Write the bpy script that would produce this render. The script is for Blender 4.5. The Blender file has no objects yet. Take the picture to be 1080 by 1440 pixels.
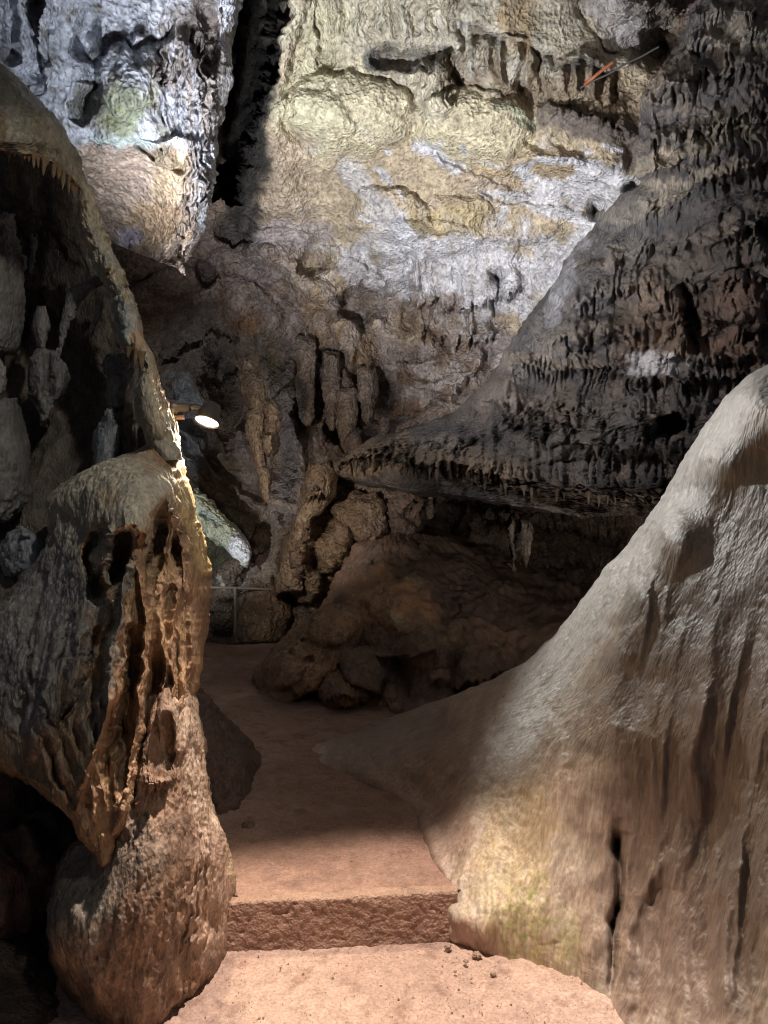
import bpy, math, random
import numpy as np
from mathutils import Vector

# ------------------------------------------------------------------ camera, world, lamps, exposure
SC = bpy.context.scene
F, CX, CY, H = 1040.0, 540.0, 720.0, 1.52          # eye height 1.52 m, level camera


def W(px, py, d):
    """a point of the place, from its bearing and its distance ahead of the eye (metres)"""
    return Vector(((px - CX) / F * d, d, H - (py - CY) / F * d))


cam = bpy.data.cameras.new('camera')
cam.sensor_fit = 'VERTICAL'
cam.sensor_height = 36
cam.sensor_width = 27
cam.lens = 36 * F / 1440
cam.clip_start = 0.05
cam.clip_end = 200
camo = bpy.data.objects.new('camera', cam)
camo.location = (0, 0, H)
camo.rotation_euler = (math.radians(90), 0, 0)
SC.collection.objects.link(camo)
SC.camera = camo

world = bpy.data.worlds.new('World')
SC.world = world
world.use_nodes = True
bgn = world.node_tree.nodes['Background']
bgn.inputs[0].default_value = (0.80, 0.85, 1.0, 1)
bgn.inputs[1].default_value = 0.045

SC.view_settings.view_transform = 'Standard'
SC.view_settings.look = 'None'
SC.view_settings.exposure = 0.45
SC.view_settings.gamma = 1.0
SC.view_settings.use_curve_mapping = False
SC.cycles.use_denoising = True
SC.cycles.pixel_filter_type = 'BLACKMAN_HARRIS'
SC.cycles.filter_width = 1.05
SC.cycles.max_bounces = 5
SC.cycles.sample_clamp_indirect = 4
SC.cycles.sample_clamp_direct = 12


def spot(name, loc, aim, power, colour, size=60, blend=0.6, radius=0.05):
    l = bpy.data.lights.new(name, 'SPOT')
    l.energy = power
    l.color = colour
    l.spot_size = math.radians(size)
    l.spot_blend = blend
    l.shadow_soft_size = radius
    o = bpy.data.objects.new(name, l)
    SC.collection.objects.link(o)
    o.location = loc
    o.rotation_euler = (Vector(aim) - Vector(loc)).to_track_quat('-Z', 'Y').to_euler()
    return o


WARM = (1.0, 0.70, 0.50)
COOL = (0.90, 0.93, 1.0)
# overhead lamp above the step: warm pool on the floor
spot('lamp_over_step', (0.10, 1.95, 3.35), (-0.06, 2.03, 0.0), 540, (1.0, 0.81, 0.70), 39, 0.5, 0.05)
spot('lamp_over_step_wide', (0.12, 1.95, 3.30), (0.1, 2.0, 0.4), 6, (1.0, 0.72, 0.52), 110, 0.9, 0.05)
# up-light hidden behind the left column, floods ceiling
spot('uplight_ceiling', W(190, 700, 3.6), W(610, 135, 6.8), 1250, COOL, 79, 1.0, 0.10)
spot('uplight_block', W(222, 560, 3.5), W(150, 100, 4.8), 270, (0.84, 0.90, 1.0), 70, 0.8, 0.06)
# lamp hidden behind the upper curtain, washes the dark cascade
spot('lamp_cascade', W(118, 340, 3.2), W(800, 420, 6.0), 600, (1.0, 0.93, 0.88), 66, 0.8, 0.22)
# added fill light with no source, low behind the ramp, lifts the recess
spot('lamp_recess', W(930, 860, 4.1), W(700, 670, 6.8), 30, (1.0, 0.82, 0.66), 100, 1.0, 0.2)
# lamp high up behind, grazes the left slope of the right flowstone
spot('lamp_high_left', (-0.9, 6.2, 4.0), W(885, 760, 2.9), 400, (0.98, 0.96, 0.92), 30, 0.8, 0.05)
# lamp behind and above the viewer, dim, for the left column
spot('lamp_behind', (0.55, 0.5, 3.3), W(110, 600, 2.3), 66, (1.0, 0.94, 0.84), 52, 0.9, 0.05)
# added unseen fill light behind the column, brightens the draperies and mound
spot('lamp_drapery', W(232, 690, 5.2), W(420, 690, 7.2), 95, (1.0, 0.82, 0.66), 84, 1.0, 0.1)
# alcove lamp far left
spot('alcove_lamp', W(200, 790, 7.2), W(320, 690, 9.2), 70, (0.92, 0.98, 1.0), 100, 0.8, 0.05)

# ------------------------------------------------------------------ noise
_r = np.random.RandomState(11)
_PERM = np.tile(_r.permutation(256), 3).astype(np.int32)
_G = _r.normal(size=(256, 3))
_G = (_G / np.linalg.norm(_G, axis=1, keepdims=True)).astype(np.float32)


def perlin(x, y, z):
    x, y, z = np.broadcast_arrays(np.asarray(x, np.float32), np.asarray(y, np.float32), np.asarray(z, np.float32))
    xi = np.floor(x).astype(np.int32); yi = np.floor(y).astype(np.int32); zi = np.floor(z).astype(np.int32)
    xf = x - xi; yf = y - yi; zf = z - zi
    u = xf * xf * xf * (xf * (xf * 6 - 15) + 10)
    v = yf * yf * yf * (yf * (yf * 6 - 15) + 10)
    w = zf * zf * zf * (zf * (zf * 6 - 15) + 10)
    xi &= 255; yi &= 255; zi &= 255

    def g(dx, dy, dz):
        h = _PERM[_PERM[_PERM[xi + dx] + yi + dy] + zi + dz]
        gr = _G[h]
        return gr[..., 0] * (xf - dx) + gr[..., 1] * (yf - dy) + gr[..., 2] * (zf - dz)
    a = g(0, 0, 0); a += u * (g(1, 0, 0) - a)
    b = g(0, 1, 0); b += u * (g(1, 1, 0) - b)
    c = g(0, 0, 1); c += u * (g(1, 0, 1) - c)
    d = g(0, 1, 1); d += u * (g(1, 1, 1) - d)
    a += v * (b - a); c += v * (d - c)
    return (a + w * (c - a)) * 1.7


def fbm(x, y, z, o=4, gain=0.5):
    s = 0; a = 1.0; t = 0
    for i in range(o):
        s = s + a * perlin(x * 2.03 ** i + 17.3 * i, y * 2.03 ** i + 5.1 * i, z * 2.03 ** i - 9.7 * i)
        t += a; a *= gain
    return s / t * 1.4


def ridged(x, y, z, o=4, gain=0.5):
    s = 0; a = 1.0; t = 0
    for i in range(o):
        s = s + a * (1 - np.abs(perlin(x * 2.03 ** i + 31.3 * i, y * 2.03 ** i + 7.1 * i, z * 2.03 ** i + 3.7 * i)) * 1.6)
        t += a; a *= gain
    return s / t


def sstep(a, b, x):
    t = np.clip((x - a) / (b - a), 0, 1)
    return t * t * (3 - 2 * t)


def tps(ctrl, x, y):
    c = np.array(ctrl, float)
    n = len(c)
    s = 300.0
    def U(r2): return r2 * np.log(r2 + 1e-9) * 0.5
    d2 = ((c[:, None, :2] - c[None, :, :2]) ** 2).sum(-1) / s ** 2
    K = U(d2) + np.eye(n) * 0.002
    Pm = np.c_[np.ones(n), c[:, :2] / s]
    A = np.zeros((n + 3, n + 3)); A[:n, :n] = K; A[:n, n:] = Pm; A[n:, :n] = Pm.T
    sol = np.linalg.lstsq(A, np.r_[c[:, 2], 0, 0, 0], rcond=1e-9)[0]
    out = sol[n] + sol[n + 1] * x / s + sol[n + 2] * y / s
    for i in range(n):
        out = out + sol[i] * U(((x - c[i, 0]) ** 2 + (y - c[i, 1]) ** 2) / s ** 2)
    return out


def curve(rows, y):
    """smooth curve through (y, value) pairs"""
    r = np.array(rows, float)
    base = np.interp(y, r[:, 0], r[:, 1])
    k = (np.interp(y - 5, r[:, 0], r[:, 1]) + np.interp(y + 5, r[:, 0], r[:, 1])) / 2
    return 0.5 * base + 0.5 * k


# ------------------------------------------------------------------ materials
def rock_material(name, rough=0.62, wet=0.0, bump=0.5, fine=55.0, spec=0.4, streak=1.0, var=0.45):
    m = bpy.data.materials.new(name)
    m.use_nodes = True
    nt = m.node_tree; N = nt.nodes; L = nt.links
    b = N['Principled BSDF']
    tc = N.new('ShaderNodeTexCoord')
    mp = N.new('ShaderNodeMapping'); mp.inputs['Scale'].default_value = (1, 1, streak)
    L.new(tc.outputs['Object'], mp.inputs[0])
    at = N.new('ShaderNodeAttribute'); at.attribute_name = 'Col'
    n1 = N.new('ShaderNodeTexNoise'); n1.inputs['Scale'].default_value = fine; n1.inputs['Detail'].default_value = 8
    n1.inputs['Roughness'].default_value = 0.62
    n2 = N.new('ShaderNodeTexNoise'); n2.inputs['Scale'].default_value = fine * 0.22; n2.inputs['Detail'].default_value = 6
    n2.inputs['Distortion'].default_value = 0.8
    vo = N.new('ShaderNodeTexVoronoi'); vo.inputs['Scale'].default_value = fine * 1.3
    for n in (n1, n2, vo): L.new(mp.outputs[0], n.inputs['Vector'])
    mr = N.new('ShaderNodeMapRange'); mr.inputs[1].default_value = 0.3; mr.inputs[2].default_value = 0.7
    mr.inputs[3].default_value = 1 - var; mr.inputs[4].default_value = 1 + var
    L.new(n1.outputs['Fac'], mr.inputs[0])
    mr2 = N.new('ShaderNodeMapRange'); mr2.inputs[1].default_value = 0.3; mr2.inputs[2].default_value = 0.7
    mr2.inputs[3].default_value = 1 - var * 0.6; mr2.inputs[4].default_value = 1 + var * 0.6
    L.new(n2.outputs['Fac'], mr2.inputs[0])
    mu = N.new('ShaderNodeMath'); mu.operation = 'MULTIPLY'
    L.new(mr.outputs[0], mu.inputs[0]); L.new(mr2.outputs[0], mu.inputs[1])
    vm = N.new('ShaderNodeVectorMath'); vm.operation = 'SCALE'
    L.new(at.outputs['Color'], vm.inputs[0]); L.new(mu.outputs[0], vm.inputs['Scale'])
    L.new(vm.outputs[0], b.inputs['Base Color'])
    # roughness: wet film where the second attribute says so
    aw = N.new('ShaderNodeAttribute'); aw.attribute_name = 'Wet'
    wm = N.new('ShaderNodeMapRange'); wm.inputs[1].default_value = 0; wm.inputs[2].default_value = 1
    wm.inputs[3].default_value = rough; wm.inputs[4].default_value = -0.02
    L.new(aw.outputs['Fac'], wm.inputs[0])
    ra = N.new('ShaderNodeMath'); ra.operation = 'MULTIPLY_ADD'; ra.inputs[1].default_value = 0.25
    L.new(n2.outputs['Fac'], ra.inputs[0]); L.new(wm.outputs[0], ra.inputs[2])
    L.new(ra.outputs[0], b.inputs['Roughness'])
    b.inputs['Specular IOR Level'].default_value = spec
    ad = N.new('ShaderNodeMath'); ad.operation = 'MULTIPLY_ADD'; ad.inputs[1].default_value = 0.5
    L.new(vo.outputs['Distance'], ad.inputs[0]); L.new(n1.outputs['Fac'], ad.inputs[2])
    bu = N.new('ShaderNodeBump'); bu.inputs['Strength'].default_value = bump; bu.inputs['Distance'].default_value = 1.1 / fine
    L.new(ad.outputs[0], bu.inputs['Height'])
    L.new(bu.outputs[0], b.inputs['Normal'])
    return m


def plain_material(name, col, rough=0.5, metal=0.0, emit=None, power=0):
    m = bpy.data.materials.new(name); m.use_nodes = True
    N = m.node_tree.nodes; L = m.node_tree.links; b = N['Principled BSDF']
    n = N.new('ShaderNodeTexNoise'); n.inputs['Scale'].default_value = 60; n.inputs['Detail'].default_value = 5
    cr = N.new('ShaderNodeValToRGB')
    cr.color_ramp.elements[0].position = 0.3; cr.color_ramp.elements[1].position = 0.7
    cr.color_ramp.elements[0].color = (*[c * 0.6 for c in col], 1); cr.color_ramp.elements[1].color = (*[min(1, c * 1.3) for c in col], 1)
    L.new(n.outputs['Fac'], cr.inputs[0]); L.new(cr.outputs[0], b.inputs['Base Color'])
    b.inputs['Roughness'].default_value = rough; b.inputs['Metallic'].default_value = metal
    if emit:
        b.inputs['Emission Color'].default_value = (*emit, 1); b.inputs['Emission Strength'].default_value = power
    return m


M_WALL = rock_material('limestone_wall', 0.7, bump=1.0, fine=24, var=0.50)
M_DARK = rock_material('manganese_flowstone', 0.62, bump=0.8, fine=30, streak=0.5, var=0.35)
M_NEAR = rock_material('near_flowstone', 0.48, bump=0.7, fine=75, streak=0.5, spec=0.5, var=0.38)
M_SMOOTH = rock_material('smooth_flowstone', 0.40, bump=0.32, fine=80, streak=0.16, spec=0.6, var=0.30)
M_EARTH = rock_material('trodden_earth', 0.72, bump=0.6, fine=90, spec=0.35, var=0.28)
M_CONC = rock_material('rough_concrete', 0.6, bump=0.6, fine=90, spec=0.4, var=0.22)

# ------------------------------------------------------------------ object helpers
COL = SC.collection


def tag(o, label=None, cat=None, group=None, kind=None):
    if label: o['label'] = label
    if cat: o['category'] = cat
    if group: o['group'] = group
    if kind: o['kind'] = kind
    return o


def link_mesh(name, v, f, mat, parent=None, col=None, wet=None, smooth=True, loc=None):
    """v (n,3) array in place coordinates, f (m,4) or (m,3) array"""
    v = np.asarray(v, np.float32)
    if loc is None:
        loc = np.array([v[:, 0].mean(), v[:, 1].mean(), v[:, 2].min()]) if parent is None else np.zeros(3)
    me = bpy.data.meshes.new(name)
    f = np.asarray(f, np.int32); k = f.shape[1]
    me.vertices.add(len(v)); me.vertices.foreach_set('co', (v - loc).astype(np.float32).ravel())
    me.loops.add(f.size); me.loops.foreach_set('vertex_index', f.ravel())
    me.polygons.add(len(f)); me.polygons.foreach_set('loop_start', np.arange(0, f.size, k, dtype=np.int32))
    me.polygons.foreach_set('use_smooth', np.full(len(f), smooth))
    me.update(calc_edges=True)
    if col is None: col = np.tile(np.array([0.25, 0.2, 0.15]), (len(v), 1))
    a = me.attributes.new('Col', 'FLOAT_COLOR', 'POINT')
    a.data.foreach_set('color', np.c_[np.clip(col, 0.002, 0.9), np.ones(len(v))].astype(np.float32).ravel())
    a = me.attributes.new('Wet', 'FLOAT', 'POINT')
    a.data.foreach_set('value', (np.zeros(len(v)) if wet is None else wet).astype(np.float32).ravel())
    me.materials.append(mat)
    o = bpy.data.objects.new(name, me); COL.objects.link(o)
    o.location = loc
    if parent is not None:
        o.parent = parent
        o.location = Vector(loc) - parent.location
    return o


def pts(px, py, d):
    return np.stack([(px - CX) / F * d, d, H - (py - CY) / F * d], -1)


def grid_normals(p):
    gu = np.gradient(p, axis=1); gv = np.gradient(p, axis=0)
    n = np.cross(gu, gv)
    n /= (np.linalg.norm(n, axis=-1, keepdims=True) + 1e-12)
    return n                                            # towards the eye for our grids (x right, rows downward)


def blur(p, k):
    for _ in range(2):
        for ax in (0, 1):
            c = np.cumsum(np.concatenate([np.repeat(p.take([0], ax), k + 1, ax), p, np.repeat(p.take([-1], ax), k, ax)], ax), axis=ax)
            n = p.shape[ax]
            p = (c.take(range(2 * k + 1, 2 * k + 1 + n), ax) - c.take(range(0, n), ax)) / (2 * k + 1)
    return p


class Sculpt:
    """a rock skin: rows going down, columns going right, depth carved with strokes; sides roll round to the back"""

    def __init__(s, ys, xl, xr, nx, depth, seed=0, wl=None, wr=None, wt=None, wb=None, warp=4.0, xs=None, wf=0.03):
        s.seed = seed
        ys = np.asarray(ys, float)
        s.nb = 9
        if xs is None:
            u = np.linspace(0, 1, nx)
            if wl: u = np.where(u < .5, u, u)
            L = curve(xl, ys) if not np.isscalar(xl) else np.full(len(ys), float(xl))
            R = curve(xr, ys) if not np.isscalar(xr) else np.full(len(ys), float(xr))
            # outline gets an uneven edge
            L = L + (2.2 * perlin(ys * 0.055, seed + .5, 1.5) + 1.3 * perlin(ys * 0.16, seed + .5, 4.5)) * (1 if wl else 0)
            R = R + (2.2 * perlin(ys * 0.055, seed + 9.5, 2.5) + 1.3 * perlin(ys * 0.16, seed + 7.5, 4.5)) * (1 if wr else 0)
            e0 = 0.5 - 0.5 * np.cos(np.pi * u)
            e = 0.65 * u + 0.35 * e0
            px = L[:, None] + (R - L)[:, None] * e[None]
        else:
            px = np.repeat(np.asarray(xs, float)[None], len(ys), 0); L = px[:, 0]; R = px[:, -1]
        py = np.repeat(ys[:, None], px.shape[1], 1)
        d = depth(px, py) if callable(depth) else tps(depth, px, py)
        addl = addr = None
        if wl:
            wpx, r = wl; wp = np.minimum(wpx, (R - L) * 0.5)[:, None]
            e = np.clip(1 - (px - L[:, None]) / wp, 0, 1)
            sc = (wp / wpx)
            d = d + r * sc * (1 - np.sqrt(1 - np.minimum(e, 1) ** 2))
            ph = np.linspace(0.18, 1.5, s.nb)[::-1][None]
            addl = (L[:, None] + wp * 0.8 * (1 - np.cos(ph)), d[:, :1] + r * sc * np.sin(ph) * 1.2)
        if wr:
            wpx, r = wr; wp = np.minimum(wpx, (R - L) * 0.5)[:, None]
            e = np.clip(1 - (R[:, None] - px) / wp, 0, 1)
            sc = (wp / wpx)
            d = d + r * sc * (1 - np.sqrt(1 - np.minimum(e, 1) ** 2))
            ph = np.linspace(0.18, 1.5, s.nb)[None]
            addr = (R[:, None] - wp * 0.8 * (1 - np.cos(ph)), d[:, -1:] + r * sc * np.sin(ph) * 1.2)
        n0 = n1 = 0
        if addl: px = np.c_[addl[0], px]; d = np.c_[addl[1], d]; n0 = s.nb
        if addr: px = np.c_[px, addr[0]]; d = np.c_[d, addr[1]]; n1 = s.nb
        py = np.repeat(ys[:, None], px.shape[1], 1)
        if wt:
            h, r = wt; e = np.clip(1 - (py - ys[0]) / h, 0, 1); d = d + r * (1 - np.sqrt(1 - e * e))
        if wb:
            h, r = wb; e = np.clip(1 - (ys[-1] - py) / h, 0, 1); d = d + r * (1 - np.sqrt(1 - e * e))
        s.shape = px.shape
        front = np.zeros(px.shape); front[:, n0:px.shape[1] - n1] = 1
        s.front = front.ravel()
        s.px, s.py, s.d = px.ravel(), py.ravel(), d.ravel()
        f = wf
        s.wx = s.px + warp * (fbm(s.px * f, s.py * f, seed + 3.3, 3)) * 1.5
        s.wy = s.py + warp * (fbm(s.px * f + 40, s.py * f, seed + 8.3, 3)) * 1.5
        s.col = np.zeros((len(s.px), 3)); s.wet = np.zeros(len(s.px))
        s.off = np.zeros(len(s.px))
        s.amp = np.ones(len(s.px))

    # distance to a polyline for the vertices near it
    def _near(s, P, w):
        P = np.array(P, float)
        m = 3.2 * w
        idx = np.nonzero((s.wx > P[:, 0].min() - m) & (s.wx < P[:, 0].max() + m) & (s.wy > P[:, 1].min() - m) & (s.wy < P[:, 1].max() + m))[0]
        x = s.wx[idx]; y = s.wy[idx]
        best = np.full(len(idx), 1e9); tt = np.zeros(len(idx)); side = np.zeros(len(idx))
        seg = np.linalg.norm(np.diff(P, axis=0), axis=1); tot = seg.sum(); acc = 0
        for i in range(len(P) - 1):
            a, b = P[i], P[i + 1]; ab = b - a
            t = np.clip(((x - a[0]) * ab[0] + (y - a[1]) * ab[1]) / (ab @ ab), 0, 1)
            dx = x - a[0] - t * ab[0]; dy = y - a[1] - t * ab[1]
            dd = np.hypot(dx, dy); k = dd < best
            best[k] = dd[k]; tt[k] = (acc + t[k] * seg[i]) / tot
            side[k] = np.sign(ab[0] * dy[k] - ab[1] * dx[k])
            acc += seg[i]
        return idx, best, tt, side

    def stroke(s, P, w, a, sharp=2.0, taper=0.15, w2=None):
        """a < 0 pulls towards the viewer, a > 0 cuts in"""
        idx, b, t, _ = s._near(P, w)
        ww = w if w2 is None else w + (w2 - w) * t
        tp = np.clip(np.minimum(t, 1 - t) / max(taper, 1e-3), 0, 1) ** 0.6 if taper else 1
        s.off[idx] += a * np.exp(-(b / ww) ** sharp) * tp
        return s

    def edge(s, P, w, a, fall=3.0):
        """a scarp: the right-hand side of the direction of travel is pushed back sharply, decaying over w"""
        idx, b, t, sd = s._near(P, w)
        tp = np.clip(np.minimum(t, 1 - t) / 0.12, 0, 1)
        s.off[idx] += np.where(sd > 0, a * (1 - np.exp(-b / fall)) * np.exp(-b / w), -a * 0.5 * np.exp(-b / w)) * tp
        return s

    def lip(s, P, A, h, drip=9, fall=4.0, fx=0.10, seed=None, under=0.18, fl=0.22, tw=None):
        """a ledge that swells downwards and breaks off in a fringe of drips"""
        P = np.array(P, float); sd = s.seed + (P[0, 0] * .37 if seed is None else seed)
        k = np.nonzero((s.wx > P[0, 0]) & (s.wx < P[-1, 0]) & (s.wy > P[:, 1].min() - 5 * h) & (s.wy < P[:, 1].max() + 12 * fall + 2 * h + drip))[0]
        if len(k) == 0: return s
        x = s.wx[k]; px = s.px[k]; py = s.py[k]
        f = np.interp(x, P[:, 0], P[:, 1])
        fd = min(22, (P[-1, 0] - P[0, 0]) * .3)
        fw = sstep(0, 1, np.minimum(x - P[0, 0], P[-1, 0] - x) / fd)
        if tw is not None: fw = fw * tw[k]
        r = 1 - np.abs(perlin(px * fx, py * 0.012, sd)) * 1.7
        r2 = 1 - np.abs(perlin(px * fx * 2.3, py * 0.02, sd + 5)) * 1.7
        rr = 0.6 * r + 0.4 * r2
        yb = f + drip * (rr - 0.5) * 1.6
        dl = yb - py * 0.5 - s.wy[k] * 0.5
        up = np.exp(-np.clip(dl, 0, None) / h)
        dn = np.exp(np.clip(dl, None, 0) / fall)
        prof = np.where(dl > 0, up, dn * (1 + under) - under * np.exp(np.clip(dl, None, 0) / (h * 0.8)))
        # rounded organ-pipe flutes on the hanging front
        ph = px * fx * 0.85 + 1.8 * perlin(px * 0.03, py * 0.02, sd + 2) + 0.25 * perlin(px * 0.02, py * 0.07, sd + 4)
        pipe = np.abs(np.cos(np.pi * ph)) * np.clip(0.55 + 1.0 * perlin(px * 0.035, py * 0.02, sd + 6), 0.1, 1.3)
        flz = np.exp(-((dl + fall * 0.4) / (h * 0.35 + fall * 1.2)) ** 2) * (pipe - 0.6) * fl
        s.off[k] -= A * fw * prof + fw * (0.35 * A + 0.04) * flz
        return s

    def bump(s, cx, cy, rx, ry, a, rot=0.0, soft=1.0):
        c, si = math.cos(math.radians(rot)), math.sin(math.radians(rot))
        dx = s.wx - cx; dy = s.wy - cy
        u = (dx * c + dy * si) / rx; v = (-dx * si + dy * c) / ry
        r2 = u * u + v * v
        s.off -= a * np.sqrt(np.clip(1 - r2, 0, None)) * soft + a * (1 - soft) * np.exp(-r2 * 1.5)
        return s

    def hole(s, cx, cy, rx, ry, a, rot=0.0, sharp=3.0):
        c, si = math.cos(math.radians(rot)), math.sin(math.radians(rot))
        dx = s.wx - cx; dy = s.wy - cy
        u = (dx * c + dy * si) / rx; v = (-dx * si + dy * c) / ry
        s.off += a * np.exp(-(u * u + v * v) ** (sharp / 2))
        return s

    def mask(s, cx, cy, rx, ry, rot=0.0, edge=0.35, nz=0.5, f=0.03, seed=0):
        c, si = math.cos(math.radians(rot)), math.sin(math.radians(rot))
        dx = s.wx - cx; dy = s.wy - cy
        u = (dx * c + dy * si) / rx; v = (-dx * si + dy * c) / ry
        r = np.sqrt(u * u + v * v) + nz * fbm(s.px * f, s.py * f, seed + cx * .1, 4)
        return 1 - sstep(1 - edge, 1 + edge, r)

    def smask(s, P, w, seed=0, f=0.04, nz=0.5):
        idx, b, t, _ = s._near(P, w)
        m = np.zeros(len(s.px))
        m[idx] = 1 - sstep(0.5, 1.3, b / w + nz * fbm(s.px[idx] * f, s.py[idx] * f, seed + 2.2, 4))
        return m

    def paint(s, m, c, k=1.0):
        m = (m * k)[:, None]; s.col = s.col * (1 - m) + np.array(c)[None] * m
        return s

    def base(s, c1, c2, f=0.012, sx=1.0, seed=0, c3=None):
        n = sstep(-0.35, 0.35, fbm(s.px * f * sx, s.py * f, s.seed + seed + 20.2, 5, 0.6))[:, None]
        s.col = np.array(c1)[None] * (1 - n) + np.array(c2)[None] * n
        if c3 is not None:
            n = sstep(0.1, 0.5, fbm(s.px * f * sx * 1.7, s.py * f * 1.7, s.seed + seed + 50.2, 4, 0.6))[:, None]
            s.col = s.col * (1 - n) + np.array(c3)[None] * n
        return s

    def finish(s, name, mat, parent=None, disp=(), dust=None, close=False):
        """disp: list of (kind, amp m, freq 1/m, vertical stretch, octaves)"""
        sh = s.shape
        d = s.d + s.off * np.where(s.front > 0, 1, 0.3)
        p = pts(s.px, s.py, d).reshape(sh + (3,))
        patch = 0.4 + 1.0 * sstep(-0.35, 0.45, fbm(s.px * 0.011, s.py * 0.011, s.seed + 60.6, 3))
        for kind, amp, fr, st, oc in disp:
            n = grid_normals(blur(p, 4))
            q = p.reshape(-1, 3).astype(np.float32) * fr
            sd = s.seed * 3.1
            if kind == 'fbm': v = fbm(q[:, 0] + sd, q[:, 1], q[:, 2] * st, oc)
            elif kind == 'ridge': v = ridged(q[:, 0] + sd, q[:, 1], q[:, 2] * st, oc) - 0.5
            elif kind == 'billow': v = 0.5 - ridged(q[:, 0] + sd, q[:, 1], q[:, 2] * st, oc)
            elif kind == 'flute':                       # vertical runs, bent a little
                wv = fbm(q[:, 0] * 0.25, q[:, 1] * 0.25, q[:, 2] * 0.25 + sd, 2) * 1.2
                v = 1 - np.abs(perlin(q[:, 0] + wv + sd, q[:, 1] + wv, q[:, 2] * st)) * 2.0
                v = v * 0.65 + 0.35 * (1 - np.abs(perlin(q[:, 0] * 2.3 + wv + sd, q[:, 1] * 2.3, q[:, 2] * st * 2)) * 2.0)
                v = v * (0.6 + 0.8 * perlin(q[:, 0] * .3, q[:, 1] * .3, q[:, 2] * .3 + 5))
            if fr > 6 and kind != 'flute': v = v * patch
            p = p + n * ((v * s.amp).reshape(sh) * amp)[..., None]
        if dust is not None:  # darker tone on upward-facing skin
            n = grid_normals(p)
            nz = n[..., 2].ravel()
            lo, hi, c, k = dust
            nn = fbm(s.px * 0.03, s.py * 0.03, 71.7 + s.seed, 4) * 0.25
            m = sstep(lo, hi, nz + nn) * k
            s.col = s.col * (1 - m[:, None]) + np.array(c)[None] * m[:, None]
        s.P = p
        idx = np.arange(sh[0] * sh[1]).reshape(sh)
        f = np.stack([idx[:-1, :-1], idx[1:, :-1], idx[1:, 1:], idx[:-1, 1:]], -1).reshape(-1, 4)
        o = link_mesh(name, p.reshape(-1, 3), f, mat, parent, s.col, s.wet)
        return o

    def at(s, x, y):
        """place point on the finished skin nearest to a bearing"""
        i = np.argmin((s.px - x) ** 2 + (s.py - y) ** 2 + (1 - s.front) * 1e6)
        return s.P.reshape(-1, 3)[i]


def empty(name, loc):
    o = bpy.data.objects.new(name, None); o.location = loc; COL.objects.link(o)
    return o


# ------------------------------------------------------------------ floor, path
def axis(a, b, fine, lo, hi, coarse):
    return np.unique(np.round(np.concatenate([np.arange(lo, a, coarse), np.arange(a, b, fine), np.arange(b, hi, coarse)]), 4))


def ground(name, xs, ys, zf, mat, c1, c2, c3, seed):
    X, Y = np.meshgrid(xs, ys[::-1])
    if seed == 2: Y = np.maximum(Y, 2.62 + 0.1 * (np.clip(X, -.7, .5) + 0.2))
    Z = zf(X, Y)
    Z = Z + 0.018 * fbm(X * 1.7, Y * 1.7, seed + .5, 3) + 0.005 * fbm(X * 11, Y * 11, seed + 1.5, 3) + 0.0032 * ridged(X * 50, Y * 50, seed + 2.5, 2) - 0.004 * sstep(.45, .7, fbm(X * 22, Y * 22, seed + 12.5, 2))
    p = np.stack([X, Y, Z], -1).reshape(-1, 3)
    n = sstep(-.4, .4, fbm(X * 1.3, Y * 1.3, seed + 7., 5, .6)).ravel()[:, None]
    col = np.array(c1)[None] * (1 - n) + np.array(c2)[None] * n
    n = sstep(.15, .5, fbm(X * 9, Y * 9, seed + 17., 4, .6)).ravel()[:, None] * 0.65
    col = col * (1 - n) + np.array(c3)[None] * n
    idx = np.arange(X.size).reshape(X.shape)
    f = np.stack([idx[:-1, :-1], idx[1:, :-1], idx[1:, 1:], idx[:-1, 1:]], -1).reshape(-1, 4)
    wet = sstep(0.05, 0.6, fbm(X * 3, Y * 3, seed + 27., 3)).ravel() * 0.7
    o = link_mesh(name, p, f, mat, None, col, wet)
    o['kind'] = 'structure'
    return o, X, Y, Z


XS0 = axis(-1.0, 1.5, 0.008, -4.5, 4.5, 0.12)
low, *_ = ground('floor', XS0, axis(1.5, 2.66, 0.008, -2.5, 3.4, 0.12), lambda X, Y: 0 * X + 0.0 + 0.05 * sstep(0.35, 0.9, X) , M_EARTH,
                 (0.42, 0.30, 0.245), (0.49, 0.36, 0.29), (0.28, 0.18, 0.14), 1)
XS1 = axis(-2.6, 1.2, 0.014, -6, 6, 0.15)


def path_z(X, Y):
    z = 0.165 + 0 * X - 0.012 * sstep(3.0, 2.6, Y)
    z = z - sstep(7.7, 7.95, Y + 0.1 * np.sin(X * 3)) * 0.75
    z = z + 0.10 * sstep(5.6, 7.6, Y) * sstep(-1.6, -2.6, X)
    return z


up, *_ = ground('path', XS1, np.concatenate([[2.62], axis(2.64, 6.5, 0.014, 2.64, 13, 0.08)]), path_z, M_EARTH,
                (0.26, 0.165, 0.125), (0.36, 0.235, 0.18), (0.18, 0.11, 0.085), 2)


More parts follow.
